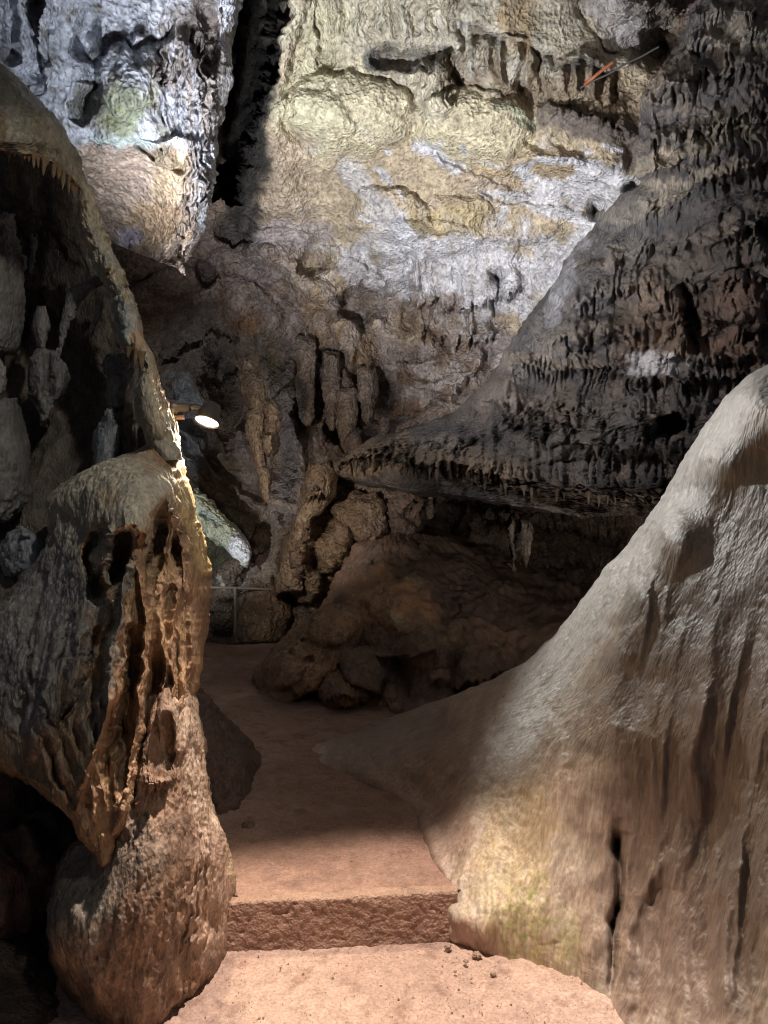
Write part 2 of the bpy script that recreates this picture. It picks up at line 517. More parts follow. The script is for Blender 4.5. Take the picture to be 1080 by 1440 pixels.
# ------------------------------------------------------------------ step
def make_step():
    # cross-section walked from the path, over the worn nosing, down the riser; swept along the step
    a = W(330, 1265, 2.72); xl, xr = -0.62, 0.262
    n = 260
    xs = np.linspace(xl, xr, n)
    prof = []
    for t in np.linspace(0, 1, 26): prof.append((2.635 - 0.035 * t, 0.170))
    for t in np.linspace(0, 1, 8)[1:]:
        an = t * math.pi / 2; prof.append((2.600 - 0.012 * math.sin(an), 0.158 + 0.012 * math.cos(an)))
    for t in np.linspace(0, 1, 60)[1:]: prof.append((2.588 - 0.006 * t, 0.158 - 0.20 * t))
    pr = np.array(prof)
    Y = np.repeat(pr[:, :1], n, 1); Z = np.repeat(pr[:, 1:], n, 1); X = np.repeat(xs[None], len(pr), 0)
    Y = Y + (X + 0.2) * 0.10 + 0.006 * fbm(X * 3, 1.1, 2.2, 2)
    p = np.stack([X, Y, Z], -1)
    nr = grid_normals(p)
    v = 0.006 * fbm(X * 9, Y * 9, Z * 9, 3) + 0.0040 * (ridged(X * 38, Y * 38, Z * 22, 3) - 0.5) + 0.003 * fbm(X * 40, 3.3, Z * 55, 3)
    v = v - 0.007 * sstep(0.45, .8, fbm(X * 14 + 5, Y * 5, Z * 20, 2))
    if nr[40, 100, 1] > 0: nr = -nr
    p = p + nr * v[..., None]
    k = sstep(-.3, .5, fbm(X * 12, Z * 14, 2.2, 4)).ravel()[:, None]
    col = np.array((0.27, 0.165, 0.12)) * (1 - k) + np.array((0.34, 0.22, 0.16)) * k
    ed = np.exp(-((pr[:, 1] - 0.168) / 0.010) ** 2); ed = np.repeat(ed[:, None], n, 1).ravel()[:, None] * 0.35
    col = col * (1 - ed) + np.array((0.46, 0.34, 0.25)) * ed
    idx = np.arange(X.size).reshape(X.shape)
    f = np.stack([idx[:-1, :-1], idx[1:, :-1], idx[1:, 1:], idx[:-1, 1:]], -1).reshape(-1, 4)
    o = link_mesh('concrete_step', p.reshape(-1, 3), f, M_CONC, None, col, np.full(X.size, 0.25))
    tag(o, 'worn reddish concrete step with a rough riser across the path', 'step')


make_step()

# ------------------------------------------------------------------ main cave wall with the pale ceiling slab
BROWN = (0.20, 0.145, 0.105); BROWN2 = (0.28, 0.21, 0.16); PURP = (0.22, 0.175, 0.16)
TAN = (0.46, 0.37, 0.25); YEL = (0.56, 0.49, 0.33); PALE = (0.62, 0.60, 0.56); WHITE = (0.56, 0.55, 0.57); BLACK = (0.03, 0.028, 0.027)


def build_wall():
    xs = axis(150, 1010, 2.0, -900, 2000, 25); ys = axis(-30, 900, 2.0, -700, 1100, 25)
    ctrl = [(450, -60, 5.9), (450, 120, 6.6), (450, 220, 7.1), (500, 380, 8.1), (650, -60, 5.7), (650, 100, 6.4), (650, 220, 6.9),
            (650, 330, 7.6), (650, 440, 8.4), (820, 100, 6.2), (850, 250, 6.6), (820, 320, 7.2), (900, 40, 6.1), (1000, -40, 5.6),
            (300, 400, 8.4), (290, 600, 10.4), (400, 450, 8.7), (400, 600, 8.9), (540, 500, 8.7), (540, 600, 8.5), (450, 700, 8.2),
            (380, 760, 8.8), (450, 800, 7.8), (330, 850, 9.4), (290, 760, 11.0), (600, 720, 7.0), (720, 760, 6.6), (850, 760, 6.2), (900, 700, 6.2),
            (950, 820, 5.8), (700, 850, 7.4), (600, 850, 8.0), (450, 900, 8.5), (330, 920, 9.2), (200, 380, 7.8), (180, 450, 8.4), (150, 700, 9.5), (150, 200, 6.8),
            (-900, -700, 6), (-900, 300, 7), (-900, 1100, 7), (2000, -700, 4.5), (2000, 300, 5), (2000, 1100, 5), (500, -700, 4.2), (500, 1100, 9), (1200, 400, 6.2), (1200, 800, 5.8)]
    s = Sculpt(ys, None, None, 0, ctrl, seed=1, xs=xs, warp=7)
    # big fissure to the left of the slab
    s.stroke([(420, -400), (368, 0), (345, 130), (325, 230), (312, 285)], 42, 2.6, sharp=3, taper=0.04, w2=18)
    # slab border: rounded brown shoulder right of the fissure
    s.stroke([(425, -60), (385, 130), (378, 200), (395, 270), (430, 310)], 26, -0.25)
    s.stroke([(440, -20), (425, 60), (400, 130), (405, 180), (425, 215)], 7, 0.10)
    # grooves at the top
    for x in (446, 452, 459): s.stroke([(x, -20), (x - 1, 40), (x + 2, 100)], 3, 0.09)
    # yellow lobes
    s.bump(490, 158, 98, 58, 0.28, 8, 0.75).bump(665, 175, 88, 54, 0.32, 5, 0.75).bump(440, 180, 60, 60, 0.10)
    s.stroke([(400, 160), (440, 212), (500, 225), (560, 205), (590, 185)], 6, 0.04)
    s.stroke([(590, 100), (582, 150), (590, 200)], 9, 0.08)
    s.stroke([(590, 195), (650, 225), (720, 222), (760, 190)], 6, 0.04)
    # draperies between
    for i in range(9):
        x = 588 + i * 6
        s.stroke([(x + 10, 70), (x, 110), (x - 3 + (i % 3), 155)], 2.6, -0.09)
    s.bump(608, 115, 32, 50, 0.25)
    for i in range(22):
        x = 640 + i * 11
        s.stroke([(x, 45 + i * 2.2), (x - 2, 75 + i * 2), (x + (i % 3) - 1, 100 + i * 2.5)], 3.4, 0.05 if i % 2 else -0.06)
    for i in range(12):
        x = 470 + i * 16
        s.stroke([(x + 6, -30), (x, 20), (x - 2 + (i % 4), 58)], 4, 0.05 if i % 2 else -0.05)
    # overhanging band of rock across the top right, dark under it
    s.edge([(900, 100), (840, 95), (770, 75), (700, 50), (640, 28), (600, 10), (585, -30)], 40, -0.14, 5)
    s.stroke([(525, 78), (580, 84), (622, 70)], 10, 0.22)
    s.edge([(880, 185), (820, 165), (770, 145), (750, 145)], 35, 0.18, 4)
    s.hole(737, 122, 9, 24, 0.2, -20, 2)
    s.bump(700, 90, 60, 45, .18).bump(810, 110, 50, 40, .2)
    # smooth arc and boulder at the top right
    s.stroke([(822, -20), (835, 15), (870, 60), (915, 78), (950, 60)], 16, 0.20)
    s.bump(870, 15, 45, 60, 0.25, -30)
    s.hole(938, 62, 26, 12, 0.6, -35)
    s.bump(925, 10, 46, 32, 0.7)
    # draped mass beside the cascade
    s.lip([(760, 150), (820, 160), (870, 175), (895, 195)], 0.25, 30, 8)
    s.lip([(700, 235), (760, 228), (830, 230), (885, 235)], 0.18, 26, 5)
    # blocky bedding under the lobes
    s.edge([(760, 285), (700, 262), (640, 235), (600, 215)], 28, 0.06, 3)
    s.edge([(850, 300), (780, 290), (720, 290), (660, 265)], 24, 0.07, 3)
    s.stroke([(690, 245), (740, 262), (800, 255), (860, 265)], 4, 0.05)
    s.bump(805, 250, 42, 15, 0.10).bump(770, 225, 60, 20, 0.12, 8)
    s.bump(545, 300, 60, 40, 0.2, 20).bump(640, 300, 55, 30, 0.15).bump(590, 340, 90, 30, 0.15)
    s.hole(832, 296, 10, 8, 0.4, -30).hole(888, 264, 10, 12, 0.3, 20)
    s.lip([(520, 300), (580, 318), (640, 330), (720, 340), (800, 325)], 0.14, 22, 6)
    s.lip([(560, 420), (600, 425), (640, 432), (680, 420), (740, 405)], 0.30, 40, 14, fx=0.09)
    s.lip([(570, 470), (620, 475), (680, 478), (700, 470)], 0.22, 30, 12)
    s.hole(700, 395, 16, 14, 0.3)
    s.hole(560, 430, 24, 34, 0.22)
    for x, y0, y1, a in ((577, 350, 470, .15), (588, 360, 480, -.12), (700, 380, 470, .15), (655, 440, 485, -.15), (620, 400, 480, .1)):
        s.stroke([(x, y0), (x - 4, (y0 + y1) / 2), (x + 1, y1)], 6, a)
    # boundary ledge between the bright slab and the purple-brown hollow
    s.edge([(560, 405), (510, 380), (470, 345), (420, 325), (370, 320), (320, 300)], 40, 0.10, 9)
    s.hole(445, 360, 16, 28, 0.35, 30)
    s.stroke([(340, 345), (400, 370), (450, 420), (500, 500), (530, 560)], 20, -0.28)
    s.stroke([(450, 440), (490, 520), (520, 590)], 10, 0.20)
    s.hole(500, 430, 42, 26, 0.38, -15).hole(290, 385, 10, 14, 0.4).hole(330, 330, 24, 14, 0.25)
    s.bump(250, 430, 70, 60, 0.3).bump(340, 440, 70, 45, 0.25, 30)
    # marbled pocket to the left of the cascade
    s.bump(630, 520, 58, 38, 0.35, -10).hole(605, 523, 26, 7, 0.18, 5).hole(555, 545, 12, 22, 0.2)
    s.stroke([(565, 500), (560, 560), (540, 600)], 8, -0.15).stroke([(690, 490), (680, 530), (640, 565)], 5, .12)
    # hollow around the lamp, far alcove
    s.hole(312, 520, 20, 48, 1.3, 12, 3)
    s.hole(300, 560, 60, 60, 0.5, 12, 3)
    s.edge([(345, 480), (300, 470), (260, 500), (230, 520)], 50, 0.3, 8)
    for k, (P, w, a) in enumerate([([(240, 560), (262, 600), (300, 660), (350, 720)], 8, -.3), ([(262, 560), (285, 620), (330, 680), (390, 730)], 7, .25), ([(250, 620), (280, 665), (330, 730)], 8, -.25),
                                   ([(290, 600), (320, 650), (345, 690)], 6, -.25), ([(300, 640), (312, 690), (350, 745)], 6, .25), ([(330, 600), (350, 660), (400, 720)], 12, -.3),
                                   ([(245, 590), (270, 640), (310, 700)], 5, .2), ([(280, 545), (296, 560), (300, 590)], 7, -.2), ([(330, 690), (380, 720), (410, 760)], 8, -.25), ([(350, 690), (400, 730)], 5, .2)]):
        s.stroke(P, w, a)
    # ragged curtain of short pillars at 400-540
    for i, (x, y, rx, ry) in enumerate(((432, 520, 12, 60), (462, 545, 10, 55), (486, 570, 13, 50), (515, 560, 12, 55), (450, 610, 11, 40), (498, 620, 12, 28),
                                        (410, 560, 12, 60), (420, 640, 14, 50), (540, 600, 12, 30), (470, 640, 16, 30), (400, 690, 22, 30))):
        s.bump(x, y, rx, ry, 0.25 + 0.06 * (i % 3), (i * 37) % 17 - 8, 0.7)
    for x, y, rx, ry in ((445, 570, 8, 30), (475, 590, 8, 30), (540, 565, 10, 30), (505, 520, 8, 26), (392, 640, 9, 40), (460, 500, 12, 12), (480, 610, 8, 18), (425, 590, 5, 25)):
        s.hole(x, y, rx, ry, 0.35)
    # broken rock that comes down between path and mound
    s.stroke([(455, 665), (430, 720), (415, 770), (395, 810)], 24, -0.8)
    s.lip([(425, 690), (450, 682), (480, 690)], 0.3, 25, 10)
    s.hole(450, 725, 20, 20, 0.3).hole(400, 835, 26, 20, .35).hole(372, 765, 20, 26, 0.9)
    s.stroke([(390, 760), (350, 800), (330, 850), (310, 890)], 14, -0.5).stroke([(345, 770), (310, 800), (290, 850)], 12, -0.4).stroke([(350, 830), (345, 880)], 16, .4)
    s.bump(365, 850, 26, 36, 0.4).bump(430, 820, 30, 26, .4).bump(500, 730, 36, 40, 0.35).bump(470, 770, 28, 40, .3)
    # dark recess under the shelf
    s.hole(620, 745, 42, 34, 0.9, 0, 3).hole(680, 765, 70, 26, 0.9).hole(820, 800, 90, 60, 1.2, 0, 3)
    for i, (x, y0, y1) in enumerate(((600, 690, 730), (612, 690, 735), (650, 700, 740), (708, 720, 790), (722, 735, 805), (738, 735, 800), (752, 730, 770), (790, 700, 740), (590, 700, 735), (680, 700, 735))):
        s.stroke([(x, y0), (x + (i % 3 - 1) * 3, (y0 + y1) / 2), (x + (i % 2) * 3, y1)], 4.5, -0.32)
    s.lip([(560, 700), (640, 712), (720, 735), (800, 745), (900, 740)], 0.25, 26, 16, fx=0.08)
    s.lip([(760, 790), (820, 800), (880, 790)], 0.2, 26, 16, fx=0.08)
    # colours --------------------------------------------------------------
    s.base(BROWN, PURP, c3=BROWN2)
    pale = s.mask(640, 200, 300, 260, 12, 0.15, 0.25, f=0.012)
    s.paint(pale, TAN, 0.9)
    s.paint(s.mask(640, 40, 250, 90, 5, .3, .4), (0.47, 0.43, 0.33), 0.9)
    s.paint(s.mask(480, 155, 100, 64, 8, .12, .2), YEL).paint(s.mask(665, 175, 88, 54, 5, .12, .2), YEL)
    s.paint(s.mask(445, 100, 50, 110, 10, .4, .5), (0.50, 0.46, 0.31), .7)
    s.paint(s.mask(600, 110, 40, 60, 0, .3, .3), (0.62, 0.56, 0.42), .8)
    s.paint(s.smask([(700, 150), (730, 162), (752, 178)], 7), (0.38, 0.46, 0.34), .5)
    s.paint(s.smask([(525, 82), (580, 88), (622, 72)], 16, 3), (0.07, 0.07, 0.07), .85)  # shadow above the yellow lobes, painted in as a dark band
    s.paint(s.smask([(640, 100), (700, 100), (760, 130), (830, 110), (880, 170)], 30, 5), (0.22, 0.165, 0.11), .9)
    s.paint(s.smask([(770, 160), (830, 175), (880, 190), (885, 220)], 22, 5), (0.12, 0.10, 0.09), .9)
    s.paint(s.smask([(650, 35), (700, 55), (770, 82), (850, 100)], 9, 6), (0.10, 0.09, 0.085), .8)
    s.paint(s.mask(730, 20, 30, 60, 0, .3, .3), (0.40, 0.28, 0.15), .8)
    s.paint(s.mask(875, 20, 42, 66, -30, .3, .3), (0.40, 0.37, 0.36), .9)
    s.paint(s.mask(925, 10, 40, 28, 0, .3, .3), (0.18, 0.15, 0.12), .9)
    # calcite skins
    cw = (s.mask(640, 385, 170, 62, 5, .25, .7, .02) + s.mask(820, 258, 90, 34, 10, .2, .7, .03)).clip(0, 1)
    s.paint(cw, WHITE, .88)
    s.paint(s.smask([(590, 205), (640, 235), (690, 265), (760, 290), (830, 310)], 13, 5), WHITE, .85)
    s.paint(s.smask([(700, 255), (740, 240), (800, 232), (900, 250)], 6, 7), WHITE, .8)
    s.paint(s.smask([(800, 390), (780, 380), (830, 320)], 16, 8), WHITE, .8)
    s.paint(s.smask([(490, 240), (530, 290), (560, 330), (500, 350)], 20, 8), WHITE, .6)
    s.paint(s.mask(640, 430, 36, 18, 0, .2, .7), WHITE, .8)
    s.paint(s.smask([(655, 432), (657, 470)], 5), WHITE, .7)
    s.paint(s.smask([(850, 205), (870, 210)], 6), WHITE, .9)
    veins = sstep(0.80, 0.93, ridged(s.px * 0.013, s.py * 0.02, 4.4, 2)) * s.mask(650, 320, 270, 140, 5, .2, .3)
    s.paint(veins, WHITE, .8)
    s.paint(s.mask(775, 248, 34, 12, 0, .15, .3) + s.mask(690, 250, 40, 20, 0, .15, .4) * .8, (0.38, 0.28, 0.16), .9)
    s.paint(s.mask(640, 310, 60, 24, 0, .2, .6), (0.42, 0.33, 0.18), .8)
    # streaks on the upper band
    st = sstep(0.55, 0.9, ridged(s.px * 0.06, s.py * 0.006, 9.4, 2)) * s.mask(680, 70, 120, 40, 10, .3, .4)
    s.paint(st, (0.6, 0.58, 0.52), .8)
    s.paint(s.mask(400, 260, 40, 80, 10, .3, .3), (0.40, 0.31, 0.22), .8)
    s.paint(s.mask(410, 330, 60, 20, 0, .3, .6), (0.40, 0.36, 0.37), .6)
    s.paint(s.mask(345, 440, 30, 22, 0, .3, .5), (0.28, 0.15, 0.08), .7)
    s.paint(s.mask(480, 480, 40, 90, -30, .3, .5), (0.30, 0.21, 0.13), .8)
    s.paint(s.mask(500, 430, 45, 28, -15, .2, .4), (0.14, 0.10, 0.08), .8)
    s.paint(s.mask(625, 525, 75, 45, -5, .2, .6), (0.42, 0.37, 0.35), .8)
    sp = sstep(0.2, 0.32, fbm(s.px * 0.03, s.py * 0.035, 14.4, 2)) * s.mask(600, 520, 90, 60, 0, .2, .4)
    s.paint(sp, (0.17, 0.11, 0.07), .9)
    s.paint(s.mask(600, 445, 60, 30, 0, .2, .6), (0.18, 0.12, 0.08), .8)
    s.paint(s.mask(262, 600, 26, 60, -10, .3, .5), (0.42, 0.45, 0.50), .8)
    s.paint(s.mask(300, 760, 34, 40, 30, .3, .4), (0.26, 0.26, 0.18), .95)
    s.paint(s.mask(470, 770, 60, 90, 0, .3, .5), (0.30, 0.22, 0.14), .7)
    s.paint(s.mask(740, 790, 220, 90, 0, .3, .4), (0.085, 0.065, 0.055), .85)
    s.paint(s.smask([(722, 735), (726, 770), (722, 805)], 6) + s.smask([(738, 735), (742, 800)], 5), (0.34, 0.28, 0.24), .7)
    s.paint(s.mask(350, 100, 40, 260, 3, .15, .1), (0.03, 0.025, 0.02), 1)  # shade in the depth of the fissure painted near black
    st = sstep(0.5, 0.9, ridged(s.px * 0.05 + .004 * s.py, s.py * 0.007, 29.4, 3)) * s.mask(640, 60, 260, 110, 5, .3, .3)
    s.paint(st, (0.33, 0.27, 0.19), .6)
    st = sstep(0.5, 0.9, ridged(s.px * 0.03, s.py * 0.012, 39.4, 3)) * s.mask(560, 480, 280, 190, 5, .3, .3)
    s.paint(st, (0.36, 0.31, 0.28), .6)
    s.amp = 1 - 0.62 * s.mask(640, 170, 300, 260, 12, 0.2, 0.15, f=0.012) - 0.2 * (s.mask(490, 158, 100, 62, 8, .2, .1) + s.mask(665, 175, 90, 56, 5, .2, .1))
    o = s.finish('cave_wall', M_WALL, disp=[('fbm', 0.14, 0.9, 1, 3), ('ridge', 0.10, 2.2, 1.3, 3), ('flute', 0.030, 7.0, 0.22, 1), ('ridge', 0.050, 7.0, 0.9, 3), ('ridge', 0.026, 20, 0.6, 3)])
    o['kind'] = 'structure'
    return s


SW = build_wall()


# ------------------------------------------------------------------ rock hanging from the ceiling, top left
def build_hanging():
    ys = axis(-20, 384, 2.0, -420, 385, 10)
    xr = [(-420, 390), (-20, 342), (30, 334), (70, 330), (110, 325), (150, 316), (190, 309), (230, 306), (262, 303), (290, 300), (315, 290), (340, 278), (362, 266), (372, 262), (380, 258), (386, 256)]
    xl = [(-420, -420), (240, -200), (300, 60), (330, 140), (345, 165), (360, 205), (372, 240), (380, 253), (386, 254)]
    ctrl = [(-400, -300, 3.6), (0, -100, 4.2), (0, 60, 4.4), (100, 60, 4.7), (200, -100, 4.4), (200, 60, 4.8), (300, 0, 4.9), (150, 180, 4.9), (230, 200, 5.0), (300, 180, 5.1),
            (150, 215, 5.0), (150, 300, 6.3), (220, 330, 6.1), (270, 300, 5.3), (262, 370, 5.5), (200, 345, 6.4), (-200, 200, 5)]
    s = Sculpt(ys, xl, xr, 300, ctrl, seed=5, wr=(30, 0.9), warp=6)
    s.edge([(55, -30), (58, 40), (50, 80), (62, 130)], 20, .3, 3)
    s.stroke([(12, -20), (20, 50), (16, 90)], 7, .25).stroke([(75, 20), (70, 70), (40, 110)], 4, .07)
    s.stroke([(127, 20), (118, 60), (132, 95), (128, 125), (105, 170)], 7, 0.28, taper=.2)
    s.edge([(215, 62), (190, 62), (160, 48), (138, 55), (132, 90)], 30, -.06, 4)
    s.stroke([(160, 50), (200, 64), (235, 55), (250, 20)], 4, .10)
    s.bump(180, 110, 52, 60, .24, 5)
    for i in range(9):
        x = 224 + i * 8
        s.stroke([(x + 8, 20 + (i * 13) % 30), (x + 2, 90), (x - 4 + (i % 3) * 2, 140), (x + 2, 190)], 3.0, 0.06)
        s.stroke([(x + 12, 40), (x + 6, 90), (x, 150), (x + 6, 185)], 2.5, -0.04)
    s.stroke([(290, 0), (300, 60), (296, 100)], 9, .16).stroke([(262, 30), (280, 75)], 9, .16)
    s.stroke([(305, 90), (298, 130), (288, 175)], 10, -.15)
    s.edge([(290, 195), (245, 190), (210, 205), (195, 200)], 40, 0.05, 6)
    s.stroke([(250, 205), (252, 222), (244, 246)], 7, .10).stroke([(200, 206), (204, 220), (216, 228)], 6, .16).stroke([(228, 212), (226, 235)], 6, -.08)
    for k in range(5):
        x = 262 + k * 9
        s.stroke([(x + 6, 180), (x - 2, 215), (x + 8 - k, 240), (x - 16 + k * 3, 290), (x - 12 + k * 2, 330), (258 + k * 3, 350)], 3.2, 0.07)
        s.stroke([(x + 10, 185), (x + 3, 215), (x + 12 - k, 240), (x - 11 + k * 3, 290), (x - 8 + k * 2, 330)], 3, -0.06)
    for k in range(9):
        s.stroke([(118, 208 + k * 5.5), (150, 212 + k * 6), (180, 224 + k * 6), (205, 232 + k * 5)], 1.8, 0.045)
    s.edge([(165, 330), (200, 322), (235, 335), (262, 350)], 22, 0.18, 3)
    s.base((0.48, 0.50, 0.56), (0.60, 0.62, 0.68), 0.02, c3=(0.33, 0.31, 0.29))
    st = sstep(0.2, 0.8, ridged(s.px * 0.05, s.py * 0.008, 9.4, 3))
    s.paint(st * s.mask(270, 110, 60, 110, 0, .3, .3), (0.25, 0.20, 0.16), .8)
    s.paint(s.smask([(285, 0), (290, 60), (300, 90)], 24, 6), (0.16, 0.13, 0.11), .9)
    s.paint(s.mask(170, 155, 48, 44, 0, .4, .5), (0.22, 0.24, 0.12), .8)
    s.paint(s.mask(128, 150, 20, 36, 20, .3, .5), (0.15, 0.15, 0.12), .7)
    s.paint(s.mask(170, 205, 60, 10, 3, .3, .3), (0.45, 0.56, 0.52), .7)
    s.paint(sstep(205, 222, s.wy) * sstep(285, 262, s.wx), (0.46, 0.36, 0.29), 1)
    s.paint(s.mask(225, 320, 50, 34, 0, .3, .5), (0.36, 0.25, 0.15), .9)
    s.paint(s.mask(185, 335, 22, 12, 0, .3, .5), (0.50, 0.46, 0.56), .8)
    s.paint(s.mask(240, 250, 30, 30, 0, .3, .6), (0.50, 0.38, 0.24), .8)
    s.paint(s.mask(230, 225, 18, 22, 0, .3, .3), (0.24, 0.19, 0.13), .9)
    s.paint(sstep(0.2, 0.7, ridged(s.px * 0.03, s.py * 0.012, 19.4, 3)) * s.smask([(300, 100), (285, 200), (280, 260), (262, 350)], 26, 5), (0.17, 0.14, 0.12), .8)
    o = s.finish('hanging_rock', M_WALL, disp=[('fbm', 0.06, 1.4, 1, 3), ('flute', 0.040, 8, 0.15, 1), ('ridge', 0.035, 5.0, 0.45, 3), ('ridge', 0.016, 18, 0.5, 3)])
    tag(o, 'bluish grey fluted rock mass hanging at the top left beside the black fissure', 'rock')


build_hanging()


# ------------------------------------------------------------------ dark flowstone cascade, right
def build_cascade():
    ys = axis(-20, 724, 1.8, -420, 725, 10)
    xl = [(-420, 1100), (-20, 985), (20, 965), (60, 955), (100, 925), (150, 900), (200, 893), (230, 895), (262, 903), (275, 880), (300, 838), (340, 812), (380, 785),
          (420, 762), (460, 735), (500, 705), (530, 690), (555, 672), (580, 640), (600, 590), (615, 530), (630, 500), (650, 470), (668, 462), (680, 500), (700, 640), (715, 740), (726, 800)]
    ctrl = [(960, -100, 6.0), (960, 60, 6.0), (900, 200, 6.2), (1080, 60, 5.4), (1080, 300, 5.2), (1000, 200, 5.7), (900, 270, 6.4), (850, 320, 6.9), (950, 400, 5.9), (800, 400, 6.9), (1080, 500, 5.0), (900, 520, 5.7),
            (760, 500, 6.9), (700, 540, 7.1), (640, 600, 7.0), (800, 600, 6.0), (950, 600, 5.3), (500, 650, 7.4), (620, 660, 6.4), (760, 690, 5.9), (950, 700, 5.3), (1080, 700, 5.0), (1400, 100, 4.2), (1400, 700, 4.2)]
    s = Sculpt(ys, xl, 1500, 400, ctrl, seed=9, wl=(26, 0.5), warp=9)
    e = s.px
    # bottom shelf: broad smooth top, thick fringe
    s.lip([(450, 658), (500, 640), (545, 642), (600, 652), (680, 660), (740, 678), (800, 690), (900, 698), (1010, 690), (1200, 690)], 0.75, 46, 8, 9, fx=.13, fl=.8)
    s.lip([(480, 636), (540, 626), (590, 622), (640, 628), (700, 648), (760, 668)], 0.16, 16, 6, 8, fx=.15, fl=.8)
    s.lip([(690, 560), (720, 578), (750, 590), (800, 612), (850, 632), (900, 628), (960, 640), (1100, 630)], 0.50, 40, 8, 16, fx=.11, fl=.9)
    s.lip([(760, 565), (820, 580), (870, 600), (940, 585), (1040, 590)], 0.20, 26, 8, 12, fx=.1, fl=.9)
    s.lip([(700, 505), (740, 512), (790, 518), (850, 512), (890, 530), (950, 535), (1000, 528), (1080, 530), (1200, 530)], 0.35, 36, 8, 14, fx=.12, fl=.9)
    s.bump(835, 535, 75, 45, 0.15).bump(760, 620, 90, 30, .2, 10).bump(640, 600, 70, 26, .25, -5)
    rs = np.random.RandomState(4)
    tiers = [([(760, 470), (800, 478), (850, 470), (900, 480)], .30, 26), ([(860, 430), (900, 440), (930, 455), (960, 450)], .30, 22),
             ([(820, 420), (850, 408), (880, 405)], .22, 18), ([(900, 395), (940, 400), (980, 420)], .3, 22), ([(930, 350), (960, 355), (1000, 350), (1040, 355)], .28, 20),
             ([(1010, 330), (1050, 322), (1090, 318)], .25, 20), ([(1000, 440), (1040, 452), (1090, 460)], .3, 24), ([(930, 500), (980, 505), (1060, 500)], .25, 22),
             ([(900, 300), (940, 290), (990, 262), (1040, 240)], .16, 22), ([(850, 350), (880, 340), (910, 345)], .15, 16), ([(880, 260), (905, 250), (930, 235), (945, 225)], .5, 50),
             ([(900, 165), (930, 150), (950, 142), (985, 140)], .35, 34), ([(960, 195), (1000, 182), (1060, 170), (1120, 160)], .35, 34), ([(940, 235), (980, 215), (1010, 225), (1060, 205)], .30, 26),
             ([(905, 110), (930, 120), (960, 112), (980, 80)], .3, 40), ([(985, 60), (1020, 62), (1060, 45), (1120, 40)], .35, 40), ([(960, 20), (1000, 20), (1100, 0)], .3, 30),
             ([(1030, 400), (1060, 395), (1100, 400)], .25, 20), ([(870, 495), (910, 498), (950, 488)], .25, 20), ([(1010, 280), (1060, 275), (1120, 265)], .2, 20)]
    TW = 0.25 + 0.75 * sstep(-0.4, 0.1, fbm((s.px + s.py * .5) * 0.008, (s.py - s.px * .35) * 0.016, 3.3, 3))
    TW *= 1 - 0.9 * s.mask(760, 625, 210, 34, 2, .3, .2)
    TW *= 1 - 0.8 * s.smask([(880, 280), (830, 330), (790, 400), (760, 450)], 34, 3, nz=.3)
    TW *= 1 - 0.8 * s.smask([(1100, 250), (1000, 290), (920, 340), (860, 400)], 24, 3, nz=.4)
    TW *= 1 - 0.8 * s.smask([(740, 540), (850, 535), (960, 560), (1080, 560)], 18, 3, nz=.4)

    def tongue(cx, cy, w, sag, A, h, sd, tilt=0.0):
        u = np.linspace(-1, 1, 9)
        P = np.stack([cx + u * w, cy - sag * np.abs(u) ** 2.2 + tilt * u], 1)
        s.lip(P, A, h, 4, 9 + h * .35, fx=0.10 + 0.05 * ((sd * 7) % 5) / 5, seed=sd, fl=.7, tw=TW)
    s.base((0.12, 0.112, 0.112), (0.18, 0.16, 0.15), 0.02, c3=(0.23, 0.19, 0.16))
    for P, A in (([(885, 306), (930, 284), (990, 260), (1050, 234), (1130, 210)], .26), ([(845, 368), (900, 352), (950, 347), (1010, 335), (1060, 318), (1130, 305)], .30),
                 ([(790, 430), (850, 412), (900, 402), (960, 407), (1020, 395), (1130, 375)], .30), ([(760, 476), (820, 470), (880, 456), (940, 464), (1000, 455), (1130, 440)], .28),
                 ([(885, 222), (930, 194), (980, 178), (1040, 166), (1130, 140)], .34), ([(895, 150), (930, 118), (985, 100), (1040, 92), (1130, 70)], .30)):
        s.lip(P, A * .8, 60, 9, 16, fx=.09, fl=.55)
        s.paint(s.smask([(x, y - 2) for x, y in P], 11, P[0][0], nz=.9), (0.30, 0.255, 0.21), .55)
    for q in ((960, 135, 70, 36, .22, -25), (1010, 225, 90, 36, .26, -20), (940, 215, 50, 36, .2, -20), (960, 305, 80, 30, .22, -22), (1040, 300, 60, 30, .2, -15), (1020, 360, 80, 30, .24, -15),
              (850, 395, 60, 36, .22, -20), (930, 420, 55, 32, .24, -5), (1050, 430, 60, 40, .24, 0), (870, 465, 70, 30, .2, 0), (990, 490, 80, 26, .2, 0), (790, 470, 50, 34, .18, -25),
              (740, 545, 60, 26, .16, -10), (900, 585, 70, 24, .18, 5), (1010, 600, 70, 30, .2, 0), (1050, 120, 50, 40, .2, -15)):
        s.bump(*q, .75)
    k = 0
    for P, A, h in tiers:
        P = np.array(P, float)
        s.lip(P, A * 0.22, h, 5, 14, fl=.6, tw=TW, fx=0.09 + rs.rand() * 0.05, seed=rs.rand() * 50)
        x = P[0, 0]
        while x < P[-1, 0]:
            w = rs.uniform(14, 30); y = np.interp(x, P[:, 0], P[:, 1]) + rs.uniform(-8, 10)
            tongue(x, y, w, rs.uniform(8, 20), A * rs.uniform(.35, .75), h * rs.uniform(.5, .9), k, rs.uniform(-7, 3)); k += 1
            x += w * rs.uniform(1.3, 2.6)
    for i in range(45):                                     # lesser scalloped tongues over the whole fall
        x = rs.uniform(760, 1110); y = rs.uniform(30, 530)
        if x < 1010 - y * .62 + 90: continue
        tongue(x, y, rs.uniform(12, 32), rs.uniform(8, 22), rs.uniform(.05, .13), rs.uniform(9, 20), 100 + i, rs.uniform(-9, 3))
